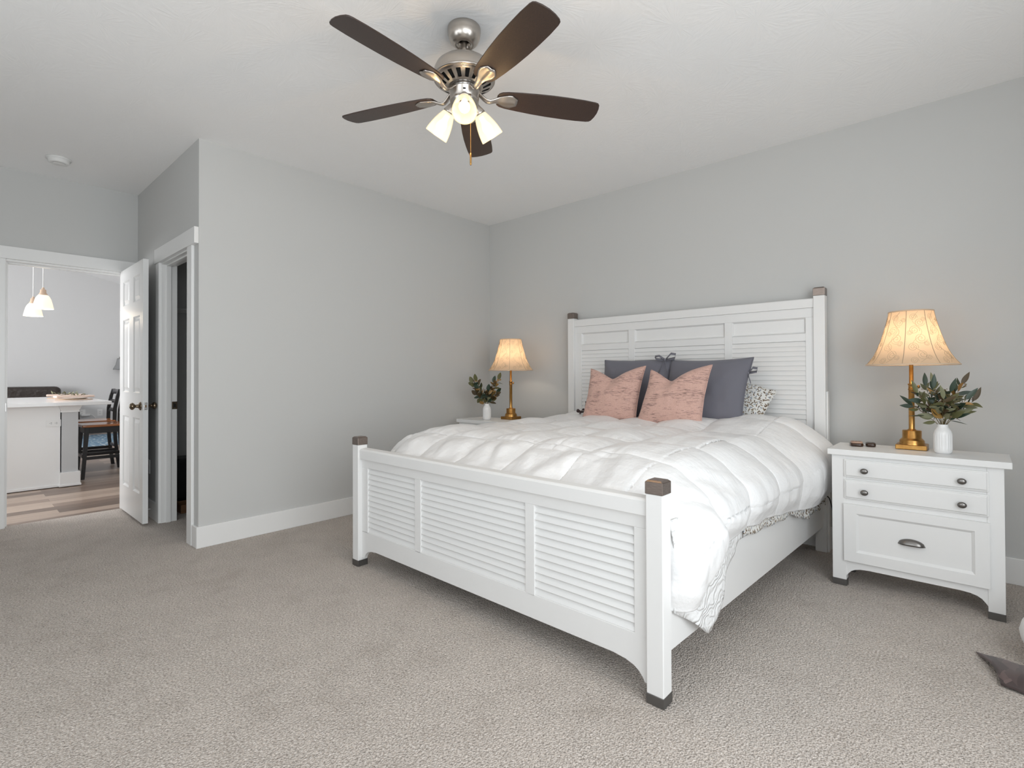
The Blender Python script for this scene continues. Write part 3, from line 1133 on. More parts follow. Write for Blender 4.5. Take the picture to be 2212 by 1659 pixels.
# comforter
def comforter():
    NV, NU = 340, 440
    yv = np.linspace(-0.17, -2.163, NV)
    hemr = np.array([(-2.3, 0.345), (-2.20, 0.335), (-2.12, 0.300), (-2.06, 0.315), (-1.96, 0.385), (-1.89, 0.395), (-1.85, 0.42), (-1.80, 0.47), (-1.72, 0.455), (-1.60, 0.47),
                     (-1.48, 0.47), (-1.36, 0.455), (-1.28, 0.465), (-1.05, 0.435), (-0.93, 0.43), (-0.85, 0.415), (-0.72, 0.40), (-0.58, 0.40), (-0.38, 0.415), (-0.25, 0.44), (-0.1, 0.50)])[::-1]
    hz = np.interp(-yv, -hemr[:, 0], hemr[:, 1])
    P = np.zeros((NV, NU, 3))
    A = np.zeros((NV, NU))
    for i, y in enumerate(yv):
        s = -y                                    # distance from the wall
        top = 0.770 + 0.025 * smoothstep(0.8, 0.3, s)
        fall = smoothstep(1.93, 2.15, s)
        top -= 0.085 * smoothstep(1.80, 2.17, s) + 0.030 * fall + 0.035 * smoothstep(2.11, 2.163, s) + 0.02 * smoothstep(0.30, 0.17, s)
        skew = -0.034 * (s - 0.1)
        xl, xr = 1.15 + skew, 3.125 + skew
        o_r = 0.050 + 0.045 * smoothstep(0.9, 0.45, s) * smoothstep(0.10, 0.3, s) + 0.030 * smoothstep(1.75, 2.0, s)
        o_l = 0.05
        fw = smoothstep(2.06, 2.15, s)
        xl += 0.17 * smoothstep(1.86, 2.14, s)
        o_r -= 0.125 * smoothstep(2.07, 2.163, s) ** 2
        o_l -= 0.06 * fw
        o_r -= 0.015 * fw
        zl = 0.47 + 0.20 * smoothstep(2.05, 2.15, s)
        zl = min(zl, top - 0.20)
        rt = 0.045 * smoothstep(0.75, 0.35, s)
        pts = np.array([(xl - o_l + 0.015, zl), (xl - o_l, zl + 0.07), (xl - o_l + 0.01, top - 0.13), (xl + 0.07, top - 0.015), (xl + 0.25, top),
                        ((xl + xr) / 2, top + 0.012), (xr - 0.32, top + rt), (xr - 0.13, top - 0.012 + rt), (xr + o_r - 0.012, top - 0.15 + rt * 0.6), (xr + o_r, (top + hz[i]) / 2 - 0.02),
                        (xr + o_r - 0.022, hz[i] + 0.03), (xr + o_r - 0.028, hz[i])])
        d = np.r_[0, np.cumsum(np.hypot(*np.diff(pts, axis=0).T))]
        q = np.linspace(0, d[-1], NU)
        X, Z = np.interp(q, d, pts[:, 0]), np.interp(q, d, pts[:, 1])
        ker = np.exp(-np.linspace(-2, 2, 31) ** 2)
        ker /= ker.sum()
        for _ in range(2):
            X[15:-15] = np.convolve(X, ker, 'valid')
            Z[15:-15] = np.convolve(Z, ker, 'valid')
        P[i, :, 0], P[i, :, 1], P[i, :, 2] = X, y, Z
        A[i] = q - np.interp(2.1 + skew, X[80:-147], q[80:-147])
    # settle the rows together a little
    for _ in range(3):
        P[1:-1] = (P[:-2] + 2 * P[1:-1] + P[2:]) / 4
    du = np.gradient(P, axis=1)
    dv = np.gradient(P, axis=0)
    nrm = np.cross(dv, du)
    nrm /= np.linalg.norm(nrm, axis=2, keepdims=True) + 1e-9
    if nrm[NV // 2, NU // 2, 2] < 0:
        nrm = -nrm
    S = np.repeat(-yv[:, None], NU, 1)
    cw, cl = 0.335, 0.36
    ua = A / cw + 0.5 + 0.04 * vnoise(A * 2.2, S * 2.2, 3)
    va = (S - 1.86) / cl + 0.045 * vnoise(A * 2.2 + 9, S * 2.2, 4)
    du_ = np.abs(ua - np.round(ua)) * cw            # distance to the nearest seam
    dv_ = np.abs(va - np.round(va)) * cl
    dseam = np.minimum(du_, dv_)
    over = smooth_arr((A - 0.63) / 0.13)            # the side panel hangs in long vertical puffs
    su = np.abs(np.sin(PI * ua)) * (1 - over) + over
    puff = su ** 0.62 * np.abs(np.sin(PI * va)) ** 0.42
    du_ = du_ + over * 0.2
    dseam = np.minimum(du_, dv_)
    cell = vnoise(np.floor(ua) * 3.7 + 0.5, np.floor(va) * 2.3 + 0.5, 8)
    border = smooth_arr((S - 1.87) / 0.04)
    disp = 0.033 * puff * (1 + 0.7 * cell) * (1 - 0.35 * border * (1 - over))
    # gathers running away from the seams
    g1 = vnoise(A * 52, S * 6, 11) * np.exp(-dv_ / 0.045) * (1 - 0.7 * over)
    g2 = vnoise(A * 6, S * 52, 12) * np.exp(-du_ / 0.045) * (1 - over)
    disp += (0.011 * g1 + 0.007 * g2) * smooth_arr(dseam / 0.026)
    disp += border * (1 - over) * (0.026 * vnoise(A * 9 + S * 5, S * 3, 18) + 0.014 * vnoise(A * 17 - S * 9, S * 3, 19))
    disp += 0.011 * vnoise(A * 3.1 + S * 1.7, S * 3.0 - A * 0.8, 13) + 0.010 * vnoise(A * 8 + S * 6, S * 5 - A * 5, 14) + 0.005 * vnoise(A * 15 - S * 11, S * 9 + A * 6, 15)
    # hanging folds on the right side
    side = smooth_arr((P[:, :, 0] - 3.0) / 0.12) * smooth_arr((0.78 - P[:, :, 2]) / 0.25)
    disp += side * (0.020 * vnoise(S * 10 + A * 2.2, A * 0.8, 16) + 0.010 * vnoise(S * 21 + A * 3, A * 1.4, 17))
    # a flatter border drapes over the foot end
    # folds fanning down from the corner by the foot post
    ang = np.arctan2(2.16 - S, np.maximum(A - 0.80, 0.02))
    rad = np.hypot(2.16 - S, np.maximum(A - 0.80, 0.0))
    fan_ = smooth_arr((A - 0.90) / 0.12) * smooth_arr((S - 1.45) / 0.25) * smooth_arr((rad - 0.08) / 0.15)
    disp += fan_ * (0.040 * vnoise(ang * 7.5 + 3, rad * 1.2, 23) + 0.014 * vnoise(ang * 17 + 3, rad * 2.0, 24))
    hemd = np.linspace(1, 0, NU)[None, :] * np.ones((NV, 1))
    disp *= 1 - 0.75 * (1 - smooth_arr(hemd / 0.035))
    disp *= 1 - (0.5 + 0.4 * over) * smooth_arr((S - 2.10) / 0.05)
    P += nrm * disp[:, :, None]
    sd = smooth_arr((P[:, :, 0] - 3.085) / 0.03) * smooth_arr((S - 1.9) / 0.26)
    P[:, :, 1] -= 0.0 * sd
    b = B()
    b.grid(P.tolist())
    return b


def smooth_arr(t):
    t = np.clip(t, 0, 1)
    return t * t * (3 - 2 * t)


cf = recenter(obj('comforter', comforter(), 'satin', solid=0.016, recalc=False))
tag(cf, 'puffy white box-stitched comforter spread over the bed and hanging down its right side', 'comforter')


# ---------------------------------------------------------------- pillows
def pillow(name, w, h, t, mname, loc, lean, yaw, roll, chop=0.0, chop_u=0.0, ear=0.06, pw=2.6, seed=1, shear=0.0, taper=0.0, sag=0.0):
    nu, nv = 54, 54
    b = B()
    idx = {}
    front, back = [], []
    U = np.linspace(-1, 1, nu)
    V = np.linspace(-1, 1, nv)
    uu, vv = np.meshgrid(U, V, indexing='ij')
    cx = 1 - ear * (1 - vv ** 2) ** 1.0 * np.abs(uu) ** 3
    cz = 1 - ear * (1 - uu ** 2) ** 1.0 * np.abs(vv) ** 3
    X = uu * w / 2 * cx
    Z = vv * h / 2 * cz
    th = t / 2 * ((1 - np.abs(uu) ** pw) * (1 - np.abs(vv) ** pw)) ** 0.55
    dent = chop * np.exp(-np.abs((uu - chop_u) / 0.50) ** 1.35) * smooth_arr((vv + 0.15) / 1.15)
    Z = Z - dent
    X = X + dent * 0.25 * (uu - chop_u)
    X = X * (1 - taper * (vv + 1) / 2) + shear * (vv + 1) / 2 * h
    th = th * (1 - 0.45 * np.exp(-((uu - chop_u) / 0.28) ** 2) * smooth_arr((vv - 0.1) / 0.9) * (1 if chop else 0))
    th = th * (1 + 0.25 * sag * (-vv))
    wr = 0.016 * vnoise(uu * 2.3 + 5, vv * 2.3 + 5, seed) + 0.007 * vnoise(uu * 6 + 5, vv * 5 + 5, seed + 1)
    edge = (1 - np.abs(uu) ** 6) * (1 - np.abs(vv) ** 6)
    Yf = -(th + wr * edge)
    Yb = th + wr * edge * 0.5
    wob = 0.006 * vnoise(uu * 4 + 30, vv * 4 + 20, seed + 2) * (1 - edge)
    n0 = nu * nv
    vs = [(X[i, j], Yf[i, j] + wob[i, j], Z[i, j]) for i in range(nu) for j in range(nv)]
    bd = [(i, j) for i in range(nu) for j in range(nv) if i in (0, nu - 1) or j in (0, nv - 1)]
    bi = {}
    for i in range(nu):
        for j in range(nv):
            if (i in (0, nu - 1)) or (j in (0, nv - 1)):
                bi[(i, j)] = i * nv + j
            else:
                bi[(i, j)] = len(vs)
                vs.append((X[i, j], Yb[i, j] + wob[i, j], Z[i, j]))
    fs = []
    for i in range(nu - 1):
        for j in range(nv - 1):
            fs.append((i * nv + j, (i + 1) * nv + j, (i + 1) * nv + j + 1, i * nv + j + 1))
            fs.append((bi[(i, j)], bi[(i, j + 1)], bi[(i + 1, j + 1)], bi[(i + 1, j)]))
    b.add(vs, fs, 0, True)
    # piping along the outline
    ring = [(X[i, 0], wob[i, 0], Z[i, 0]) for i in range(nu)] + [(X[-1, j], wob[-1, j], Z[-1, j]) for j in range(1, nv)] + \
           [(X[i, -1], wob[i, -1], Z[i, -1]) for i in range(nu - 2, -1, -1)] + [(X[0, j], wob[0, j], Z[0, j]) for j in range(nv - 2, -1, -1)]
    b.tube(ring, 0.0028, 6)
    o = obj(name, b, mname)
    o.rotation_mode = 'XYZ'
    R = Matrix.Rotation(yaw, 4, 'Z') @ Matrix.Rotation(lean, 4, 'X') @ Matrix.Rotation(roll, 4, 'Y')
    # loc is the middle of the bottom edge
    o.matrix_world = Matrix.Translation(loc) @ R @ Matrix.Translation((0, 0, h / 2 * 0.97))
    return o


def bow(parent, mname, at, size=0.05, seed=0, flip=1):
    rs = random.Random(seed)
    k = B()

    def ribbon(pts, w):
        rows = []
        for q, p in enumerate(pts):
            p = Vector(p)
            rows.append([(p.x, p.y - 0.004, p.z - w / 2), (p.x, p.y, p.z + w / 2)])
        k.grid(rows)
    s = size
    x, y, z = at
    for sg, dz in ((1, 0.6), (-1, 0.4)):
        ribbon([(x, y, z), (x + sg * s * 0.6, y - 0.012, z + s * dz), (x + sg * s * 1.1, y - 0.006, z + s * dz * 0.9), (x + sg * s * 1.0, y + 0.004, z + s * dz * 0.3), (x, y + 0.004, z)], 0.017)
        ribbon([(x, y, z), (x + sg * s * 0.25 * flip, y - 0.008, z - s * 0.7), (x + sg * s * 0.5 * flip, y - 0.01, z - s * 1.3)], 0.015)
    k.ball((x, y - 0.004, z), (0.010, 0.009, 0.010), 6, 8)
    o = obj('tie_bow', k, mname, None, solid=0.0025)
    o.parent = parent
    return o


PG = 'grey pillows against the headboard'
g1 = pillow('euro_pillow', 0.60, 0.50, 0.17, 'grey_fabric', (1.88, -0.335, 0.785), -0.24, 0.02, 0.0, seed=21, ear=0.05, sag=0.3)
tag(g1, 'slate grey square pillow with tie bow, mostly hidden behind the left pink cushion', 'pillow')
bow(g1, 'grey_fabric', (0.255, -0.055, 0.225), 0.075, 1)
g2 = pillow('euro_pillow', 0.60, 0.50, 0.18, 'grey_fabric', (2.42, -0.375, 0.775), -0.25, -0.05, -0.01, shear=0.09, seed=31, ear=0.06, sag=0.3)
tag(g2, 'large slate grey square pillow with ribbon tie at right, behind the right pink cushion', 'pillow')
bow(g2, 'grey_fabric', (0.318, -0.005, 0.14), 0.055, 2)
p1 = pillow('throw_pillow', 0.455, 0.43, 0.15, 'pink', (1.80, -0.545, 0.79), -0.20, 0.06, -0.02, shear=0.12, chop=0.085, chop_u=-0.15, seed=41, ear=0.07)
tag(p1, 'dusty pink streaked cushion with dented top, the left one by the lamp side', 'cushion')
p2 = pillow('throw_pillow', 0.47, 0.43, 0.16, 'pink', (2.30, -0.60, 0.785), -0.20, 0.05, -0.03, shear=0.19, taper=0.10, chop=0.095, chop_u=-0.3, seed=51, ear=0.07)
tag(p2, 'dusty pink streaked cushion with dented top, the right one against the large grey pillow', 'cushion')
f1 = pillow('patterned_pillow', 0.50, 0.36, 0.13, 'floral', (2.52, -0.20, 0.785), -0.28, -0.10, 0.34, seed=61, ear=0.06)
tag(f1, 'white pillow with brown leaf print leaning behind the grey pillow at right', 'pillow')
d1 = pillow('patterned_pillow', 0.24, 0.13, 0.07, 'plum_fabric', (1.63, -0.44, 0.805), -0.3, 0.05, 0.0, seed=71, ear=0.05)
d1.name = 'lumbar_pillow'
tag(d1, 'dark plum cushion almost hidden behind the left pink cushion, its knotted tie showing', 'cushion')
bow(d1, 'plum_fabric', (-0.13, -0.03, -0.03), 0.035, 5)


# ---------------------------------------------------------------- nightstands
NX, NY = 3.6285, -0.475
ns = thing('nightstand', (NX, NY, 0.0), 'white three-drawer nightstand right of the bed, holding lamp, vase and two small objects', 'nightstand', 'white nightstands')
X0, X1, Y0, Y1 = 3.279, 3.968, -0.625, -0.32
b = B()
b.hexa([(3.262, -0.645, 0.704), (3.995, -0.645, 0.704), (3.995, -0.304, 0.704), (3.262, -0.304, 0.704)],
       [(3.262, -0.645, 0.735), (3.995, -0.645, 0.735), (3.995, -0.304, 0.735), (3.262, -0.304, 0.735)])
obj('top', b, 'furn', ns, bevel=0.003)
for x0, x1, y0, y1 in ((X0, X0 + 0.064, Y0, Y0 + 0.05), (X1 - 0.06, X1, Y0, Y0 + 0.05), (X0, X0 + 0.064, Y1 - 0.05, Y1), (X1 - 0.06, X1, Y1 - 0.05, Y1)):
    lg = obj('leg', one(x0, x1, y0, y1, 0.033, 0.704), 'furn', ns, bevel=0.0015)
    obj('foot_cap', one(x0 - 0.001, x1 + 0.001, y0 - 0.001, y1 + 0.001, 0, 0.034), 'gunmetal', lg, bevel=0.001)
b = B()
b.box(X0 + 0.004, X0 + 0.02, Y0 + 0.05, Y1 - 0.05, 0.11, 0.704)
b.box(X1 - 0.02, X1 - 0.004, Y0 + 0.05, Y1 - 0.05, 0.11, 0.704)
b.box(X0 + 0.064, X1 - 0.06, Y1 - 0.015, Y1 - 0.003, 0.11, 0.704)
ap = [(3.343, 0.144), (3.343, 0.056), (3.352, 0.070), (3.364, 0.084), (3.380, 0.094), (3.405, 0.101), (3.44, 0.104), (3.81, 0.104), (3.845, 0.101), (3.870, 0.094), (3.886, 0.084), (3.898, 0.070), (3.908, 0.056), (3.908, 0.144)]
b.prism(ap, 1, Y0 + 0.004, Y0 + 0.022)
b.box(3.343, 3.908, Y0 + 0.004, Y0 + 0.02, 0.144, 0.704)
b.box(X0 + 0.064, X1 - 0.06, Y0 + 0.02, Y1 - 0.015, 0.12, 0.135)
obj('body', b, 'furn', ns)
for z0, z1 in ((0.590, 0.684), (0.474, 0.576)):
    k = B()
    k.box(3.338, 3.915, Y0 - 0.010, Y0 + 0.02, z0, z1)
    e, e2 = 0.004, 0.010
    k.hexa([(3.338 + e, Y0 - 0.010, z0 + e), (3.915 - e, Y0 - 0.010, z0 + e), (3.915 - e, Y0 - 0.010, z1 - e), (3.338 + e, Y0 - 0.010, z1 - e)],
           [(3.338 + e2, Y0 - 0.016, z0 + e2), (3.915 - e2, Y0 - 0.016, z0 + e2), (3.915 - e2, Y0 - 0.016, z1 - e2), (3.338 + e2, Y0 - 0.016, z1 - e2)])
    dr = obj('drawer', k, 'furn', ns, bevel=0.002)
    zc = (z0 + z1) / 2 - 0.006
    for x in (3.432, 3.820):
        k = B()
        st = k.lathe([(0.006, 0.0), (0.0055, 0.010), (0.009, 0.013), (0.0155, 0.017), (0.0165, 0.021), (0.013, 0.026), (0.007, 0.028), (0.0001, 0.0285)], (0, 0, 0), 24)
        k.tf(st, Matrix.Translation((x, Y0 - 0.016, zc)) @ Matrix.Rotation(PI / 2, 4, 'X') @ Matrix.Diagonal((1.08, 0.9, 1, 1)))
        obj('drawer_knob', k, 'pewter', dr)
k = B()
z0, z1 = 0.142, 0.446
xa, xb, za, zb = 3.391, 3.864, 0.194, 0.400
k.box(3.335, 3.916, Y0 - 0.004, Y0 + 0.02, z0, z1)
k.box(3.335, xa, Y0 - 0.016, Y0 - 0.004, z0, z1)
k.box(xb, 3.916, Y0 - 0.016, Y0 - 0.004, z0, z1)
k.box(xa, xb, Y0 - 0.0155, Y0 - 0.004, z0, za)
k.box(xa, xb, Y0 - 0.0155, Y0 - 0.004, zb, z1)
e = 0.012
for q in range(4):
    cs = [(xa, za), (xb, za), (xb, zb), (xa, zb)]
    ins = [(xa + e, za + e), (xb - e, za + e), (xb - e, zb - e), (xa + e, zb - e)]
    a_, c_, d_, e_ = cs[q], cs[(q + 1) % 4], ins[(q + 1) % 4], ins[q]
    k.add([(a_[0], Y0 - 0.0155, a_[1]), (c_[0], Y0 - 0.0155, c_[1]), (d_[0], Y0 - 0.0045, d_[1]), (e_[0], Y0 - 0.0045, e_[1])], [(0, 1, 2, 3)])
dr = obj('drawer', k, 'furn', ns)
# cup pull
k = B()
rows = []
for i in range(17):
    t = -1 + i / 8
    row = []
    for j in range(9):
        a = PI / 2 * j / 8
        hh = 0.030 * (1 - t * t) ** 0.5 + 0.001
        dd = 0.022 * (1 - t ** 4) + 0.001
        row.append((3.6245 + 0.056 * t, Y0 - 0.004 - dd * math.sin(a), 0.279 + hh * math.cos(a)))
    rows.append(row)
k.grid(rows)
obj('cup_pull', k, 'pewter', dr, solid=0.002)
dup(ns, (0.567, NY, 0.0), 'white nightstand in the corner left of the bed, half hidden by the comforter')

# ---------------------------------------------------------------- table lamps
LX, LY, LZ = 3.611, -0.372, 0.735
lampR = thing('table_lamp', (LX, LY, LZ), 'lit brass lamp with cream bell shade on the nightstand right of the bed', 'lamp', 'brass bedside lamps')
c = (LX, LY, LZ)
b = B()
b.box(LX - 0.068, LX + 0.068, LY - 0.068, LY + 0.068, LZ, LZ + 0.026)
lb = obj('base', b, 'brass', lampR, bevel=0.004)
k = B()
k.lathe([(0.058, 0.026), (0.058, 0.030), (0.056, 0.036), (0.0545, 0.040), (0.056, 0.043), (0.052, 0.050), (0.046, 0.056), (0.0425, 0.060), (0.0425, 0.098), (0.041, 0.100), (0.020, 0.101),
         (0.019, 0.104), (0.014, 0.108)], c, 40)
obj('collar', k, 'brass', lb)
k = B()
k.lathe([(0.0145, 0.104), (0.0135, 0.112), (0.0135, 0.318), (0.0155, 0.319), (0.0155, 0.324), (0.0135, 0.325), (0.0135, 0.345), (0.0165, 0.346), (0.0165, 0.352), (0.010, 0.353), (0.0095, 0.50), (0.012, 0.505), (0.012, 0.55), (0.0001, 0.55)], c, 24)
obj('stem', k, 'brass', lampR)
k = B()
k.tube([(LX + 0.013, LY, LZ + 0.336), (LX + 0.026, LY, LZ + 0.336)], 0.0035, 8)
k.ball((LX + 0.031, LY, LZ + 0.336), (0.007, 0.0095, 0.0095), 8, 12)
obj('adjusting_knob', k, 'brass', lampR)
shp = [(0.207, 0.455), (0.197, 0.468), (0.186, 0.482), (0.170, 0.508), (0.155, 0.540), (0.141, 0.578), (0.128, 0.620), (0.117, 0.660), (0.107, 0.700), (0.099, 0.742)]
SZ = [p[1] for p in shp]
SR = [p[0] for p in shp]
srad = lambda z: float(np.interp(z, SZ, SR))
facet = lambda r, z, a: r * (1 - 0.022 * abs(math.sin(4 * (a + 0.1))))
k = B()
zz = np.linspace(0.455, 0.742, 22)
k.lathe([(srad(z), z) for z in zz], c, 64, 0, rfn=facet)
for z in (0.455, 0.742):
    r = srad(z)
    k.tube([(LX + facet(r, z, a) * math.cos(a), LY + facet(r, z, a) * math.sin(a), LZ + z) for a in np.linspace(0, 2 * PI, 65)], 0.0042, 6, 1)
sh = obj('lamp_shade', k, ['shade', m_fabric('shade_trim', (0.66, 0.50, 0.36))], lampR, recalc=False)
k = B()
for q in range(8):
    a = q * PI / 4 - 0.1
    k.tube([(LX + (srad(z) + 0.0005) * math.cos(a), LY + (srad(z) + 0.0005) * math.sin(a), LZ + z) for z in zz], 0.0015, 5)
obj('shade_ribs', k, 'seam', sh)
k = B()


def onshade(a, z):
    r = facet(srad(z), z, a) + 0.0006
    return (LX + r * math.cos(a), LY + r * math.sin(a), LZ + z)


rs = random.Random(4)
for q in range(8):
    am = q * PI / 4 - 0.1 + PI / 8
    for (dz, du, sz, dirn, tail) in ((0.475, -0.4, 0.016, 1, 1), (0.505, 0.25, 0.024, -1, 1), (0.545, -0.45, 0.022, 1, 1), (0.59, 0.3, 0.026, -1, 1), (0.635, -0.3, 0.022, 1, 1), (0.675, 0.35, 0.020, -1, 1), (0.705, -0.35, 0.016, 1, 1),
                                     (0.49, 0.65, 0.012, 1, 0), (0.565, 0.75, 0.012, -1, 0), (0.62, -0.75, 0.012, 1, 0), (0.69, 0.8, 0.010, 1, 0)):
        pts = []
        hw = srad(dz) * 0.34
        for j in range(30):
            t = j / 29
            ang = dirn * (t * 2.1 * 2 * PI) + rs.uniform(0, 0.01) + q
            rr = sz * (1 - t) ** 0.8 + 0.002
            u = du * hw + rr * math.cos(ang)
            z = dz + rr * math.sin(ang)
            pts.append(onshade(am + u / srad(dz), min(0.738, max(0.459, z))))
        k.tube(pts, 0.0006, 4)
    pts = []
    for j in range(40):
        t = j / 39
        z = 0.465 + 0.27 * t
        pts.append(onshade(am + 0.16 * math.sin(t * 4.2 * PI), z))
    k.tube(pts, 0.0006, 4)
obj('scroll_embroidery', k, 'thread', sh)
k = B()
k.ball((LX, LY, LZ + 0.585), (0.03, 0.03, 0.042), 10, 14)
obj('bulb', k, 'bulb_clear', lampR)
lampL = dup(lampR, (0.625, -0.345, LZ), 'lit brass lamp with cream bell shade in the room corner, left of the bed')
for p in ((LX, LY), (0.625, -0.345)):
    bulb_light('lamp_bulb_light', (p[0], p[1], LZ + 0.585), 1.5, (1.0, 0.87, 0.70), 0.04)

# ---------------------------------------------------------------- vases and greenery
VX, VY = 3.745, -0.475
b = B()


def ribs(r, z, a):
    w = smoothstep(0.012, 0.03, z) * (1 - smoothstep(0.092, 0.105, z))
    return r * (1 - 0.055 * w * (0.5 + 0.5 * math.cos(a * 22)))


pr_ = [(0.0001, 0.0), (0.030, 0.0), (0.0355, 0.006), (0.0385, 0.016), (0.0385, 0.095), (0.0375, 0.105), (0.034, 0.116), (0.027, 0.127), (0.0225, 0.135), (0.0215, 0.144), (0.0225, 0.148), (0.0195, 0.148), (0.019, 0.13), (0.019, 0.12), (0.0001, 0.12)]
pz_ = []
for (r0, z0), (r1, z1) in zip(pr_[:-1], pr_[1:]):
    n = 6 if z1 - z0 > 0.05 else 1
    for i in range(n):
        pz_.append((r0 + (r1 - r0) * i / n, z0 + (z1 - z0) * i / n))
pz_.append(pr_[-1])
b.lathe(pz_, (0, 0, 0), 110, 0, rfn=ribs)
vs_ = obj('vase', b, 'ceramic')
vs_.location = (VX, VY, 0.735)
tag(vs_, 'ribbed white ceramic vase on the nightstand right of the bed', 'vase', 'ribbed white vases')
dup(vs_, (0.500, -0.535, 0.735), 'ribbed white ceramic vase on the corner nightstand left of the bed')


def leaf(b, base, d, up, L, Wd, m, curl=0.25, rnd=False):
    d = Vector(d).normalized()
    up = Vector(up)
    sd = d.cross(up)
    sd = sd.normalized() if sd.length > 1e-4 else d.orthogonal().normalized()
    nn = sd.cross(d).normalized()
    rows = []
    for i in range(9):
        t = i / 8
        w = Wd * (math.sin(PI * t ** 0.8) ** (0.7 if rnd else 0.95)) * 0.5 + 0.0003
        p = Vector(base) + d * (L * t) - nn * (curl * L * t * t)
        rows.append([tuple(p - sd * w + nn * w * 0.28), tuple(p), tuple(p + sd * w + nn * w * 0.28)])
    b.grid(rows, m)


LM = ['stem', 'leaf_green', 'leaf_olive', 'leaf_sage', 'leaf_bronze', 'leaf_gold', 'berry']


def bouquet(root, org, sprigs, rounded, weights, lw):
    """org: mouth of the vase; sprigs: (azimuth, lean, length)"""
    for az, lean, L, seed in sprigs:
        rs = random.Random(seed)
        if seed in (23, 24):
            weights = [0.6, 3, 0.6, 2, 6]
        k = B()
        d0 = Vector((math.cos(az) * math.sin(lean), math.sin(az) * math.sin(lean), math.cos(lean)))
        o = Vector(org)
        pts = []
        for i in range(12):
            t = i / 11
            p = o + Vector((0, 0, -0.022)) * (1 - t) + d0 * L * t + Vector((math.cos(az), math.sin(az), 0)) * (0.18 * L * t * t * math.sin(lean)) + Vector((rs.uniform(-1, 1), rs.uniform(-1, 1), 0)) * 0.0012
            if i == 0:
                p = o + Vector((0.006 * math.cos(az), 0.006 * math.sin(az), -0.022))
            pts.append(p)
        k.tube(pts, [0.0019 - 0.0011 * i / 11 for i in range(12)], 5)
        nl = int(6 + L * 42)
        for q in range(nl):
            t = 0.28 + 0.72 * (q + rs.random() * 0.6) / nl
            fi = min(10.99, t * 11)
            i0 = int(fi)
            p = pts[i0].lerp(pts[i0 + 1], fi - i0)
            tg = (pts[i0 + 1] - pts[i0]).normalized()
            aa = q * 2.4 + rs.uniform(-0.5, 0.5)
            ort = tg.orthogonal().normalized()
            side = Matrix.Rotation(aa, 3, tg) @ ort
            d = tg * rs.uniform(0.25, 0.8) + side * rs.uniform(0.5, 0.9)
            m = rs.choices([1, 2, 3, 4, 5], weights)[0]
            ll = rs.uniform(*lw[0]) * (1.15 - 0.35 * t)
            leaf(k, p, d, side + Vector((0, 0, 0.6)), ll, ll * rs.uniform(*lw[1]), m, rs.uniform(-0.15, 0.35), rounded)
        for q in range(int(3 + L * 22)):
            t = rs.uniform(0.4, 1.0)
            fi = min(10.99, t * 11)
            i0 = int(fi)
            p = pts[i0].lerp(pts[i0 + 1], fi - i0)
            e = p + Vector((rs.uniform(-1, 1), rs.uniform(-1, 1), rs.uniform(-0.4, 1))) * 0.016
            if not rounded:
                k.tube([p, e], 0.0005, 4)
                for _ in range(4):
                    k.ball(tuple(e + Vector((rs.uniform(-1, 1), rs.uniform(-1, 1), rs.uniform(-1, 1))) * 0.006), 0.0021, 4, 6, 6)
        # leaf at the tip
        leaf(k, pts[-1], d0 + Vector((rs.uniform(-.3, .3), rs.uniform(-.3, .3), 0.2)), (0.3, -0.8, 0.5), lw[0][1] * 0.95, lw[0][1] * lw[1][0], rs.choices([1, 2, 3, 4, 5], weights)[0], 0.1, rounded)
        obj('sprig', k, LM, root, recalc=False)


bq = thing('eucalyptus_bouquet', (VX, VY, 0.875), 'bushy green eucalyptus sprigs with long pointed leaves, in the right nightstand vase', 'plant')
# directions are set in the plane facing the room: to the right is (0.75, 0.66)
RA = math.atan2(0.666, 0.746)
bouquet(bq, (VX, VY, 0.883), [(RA + PI, 0.62, 0.19, 1), (RA + PI + 0.5, 0.42, 0.20, 2), (RA + 2.4, 0.30, 0.20, 3), (RA - 1.6, 0.25, 0.17, 4), (RA + 0.1, 0.42, 0.22, 5), (RA + 0.5, 0.62, 0.20, 6),
                              (RA - 0.4, 0.72, 0.16, 7), (RA + 1.4, 0.30, 0.20, 8), (RA + PI - 0.4, 0.85, 0.14, 9), (RA - 0.9, 0.55, 0.15, 10), (RA - 2.2, 0.5, 0.15, 11)],
        False, [5, 4, 4, 2, 0.4], ((0.052, 0.080), (0.28, 0.46)))
bq2 = thing('eucalyptus_bouquet', (0.500, -0.535, 0.875), 'sparse round-leaved olive and golden sprigs, in the corner nightstand vase', 'plant')
bouquet(bq2, (0.500, -0.535, 0.883), [(RA + PI, 0.52, 0.22, 21), (RA + PI + 0.5, 0.40, 0.23, 22), (RA - 1.2, 0.30, 0.12, 25), (RA + PI - 0.4, 0.85, 0.12, 26), (RA, 0.7, 0.12, 27), (RA + 0.1, 0.40, 0.24, 23), (RA + 0.5, 0.30, 0.20, 24)],
        True, [3, 3.5, 1.0, 3, 2.6], ((0.050, 0.072), (0.55, 0.72)))

# ---------------------------------------------------------------- small objects on the right nightstand
cse = thing('remote_control', (3.365, -0.43, 0.735), 'small dark handset with tan top and three slots, leftmost on the right nightstand', 'remote control')


def slab(cx, cy, w, d, z0, z1, rot, top=0.7):
    k = B()
    st = k.lathe([(0.0001, z0), (0.86, z0), (1.0, z0 + (z1 - z0) * 0.35), (1.0, z0 + (z1 - z0) * 0.55), (0.93, z0 + (z1 - z0) * 0.85), (top, z1), (0.0001, z1)], (0, 0, 0), 32)
    k.v[st:] = [(math.copysign(abs(x) ** 0.5, x) * w / 2 if abs(x) > 1e-3 else x, math.copysign(abs(y) ** 0.5, y) * d / 2 if abs(y) > 1e-3 else y, z) for x, y, z in k.v[st:]]
    k.tf(st, Matrix.Translation((cx, cy, 0)) @ Matrix.Rotation(rot, 4, 'Z'))
    return k


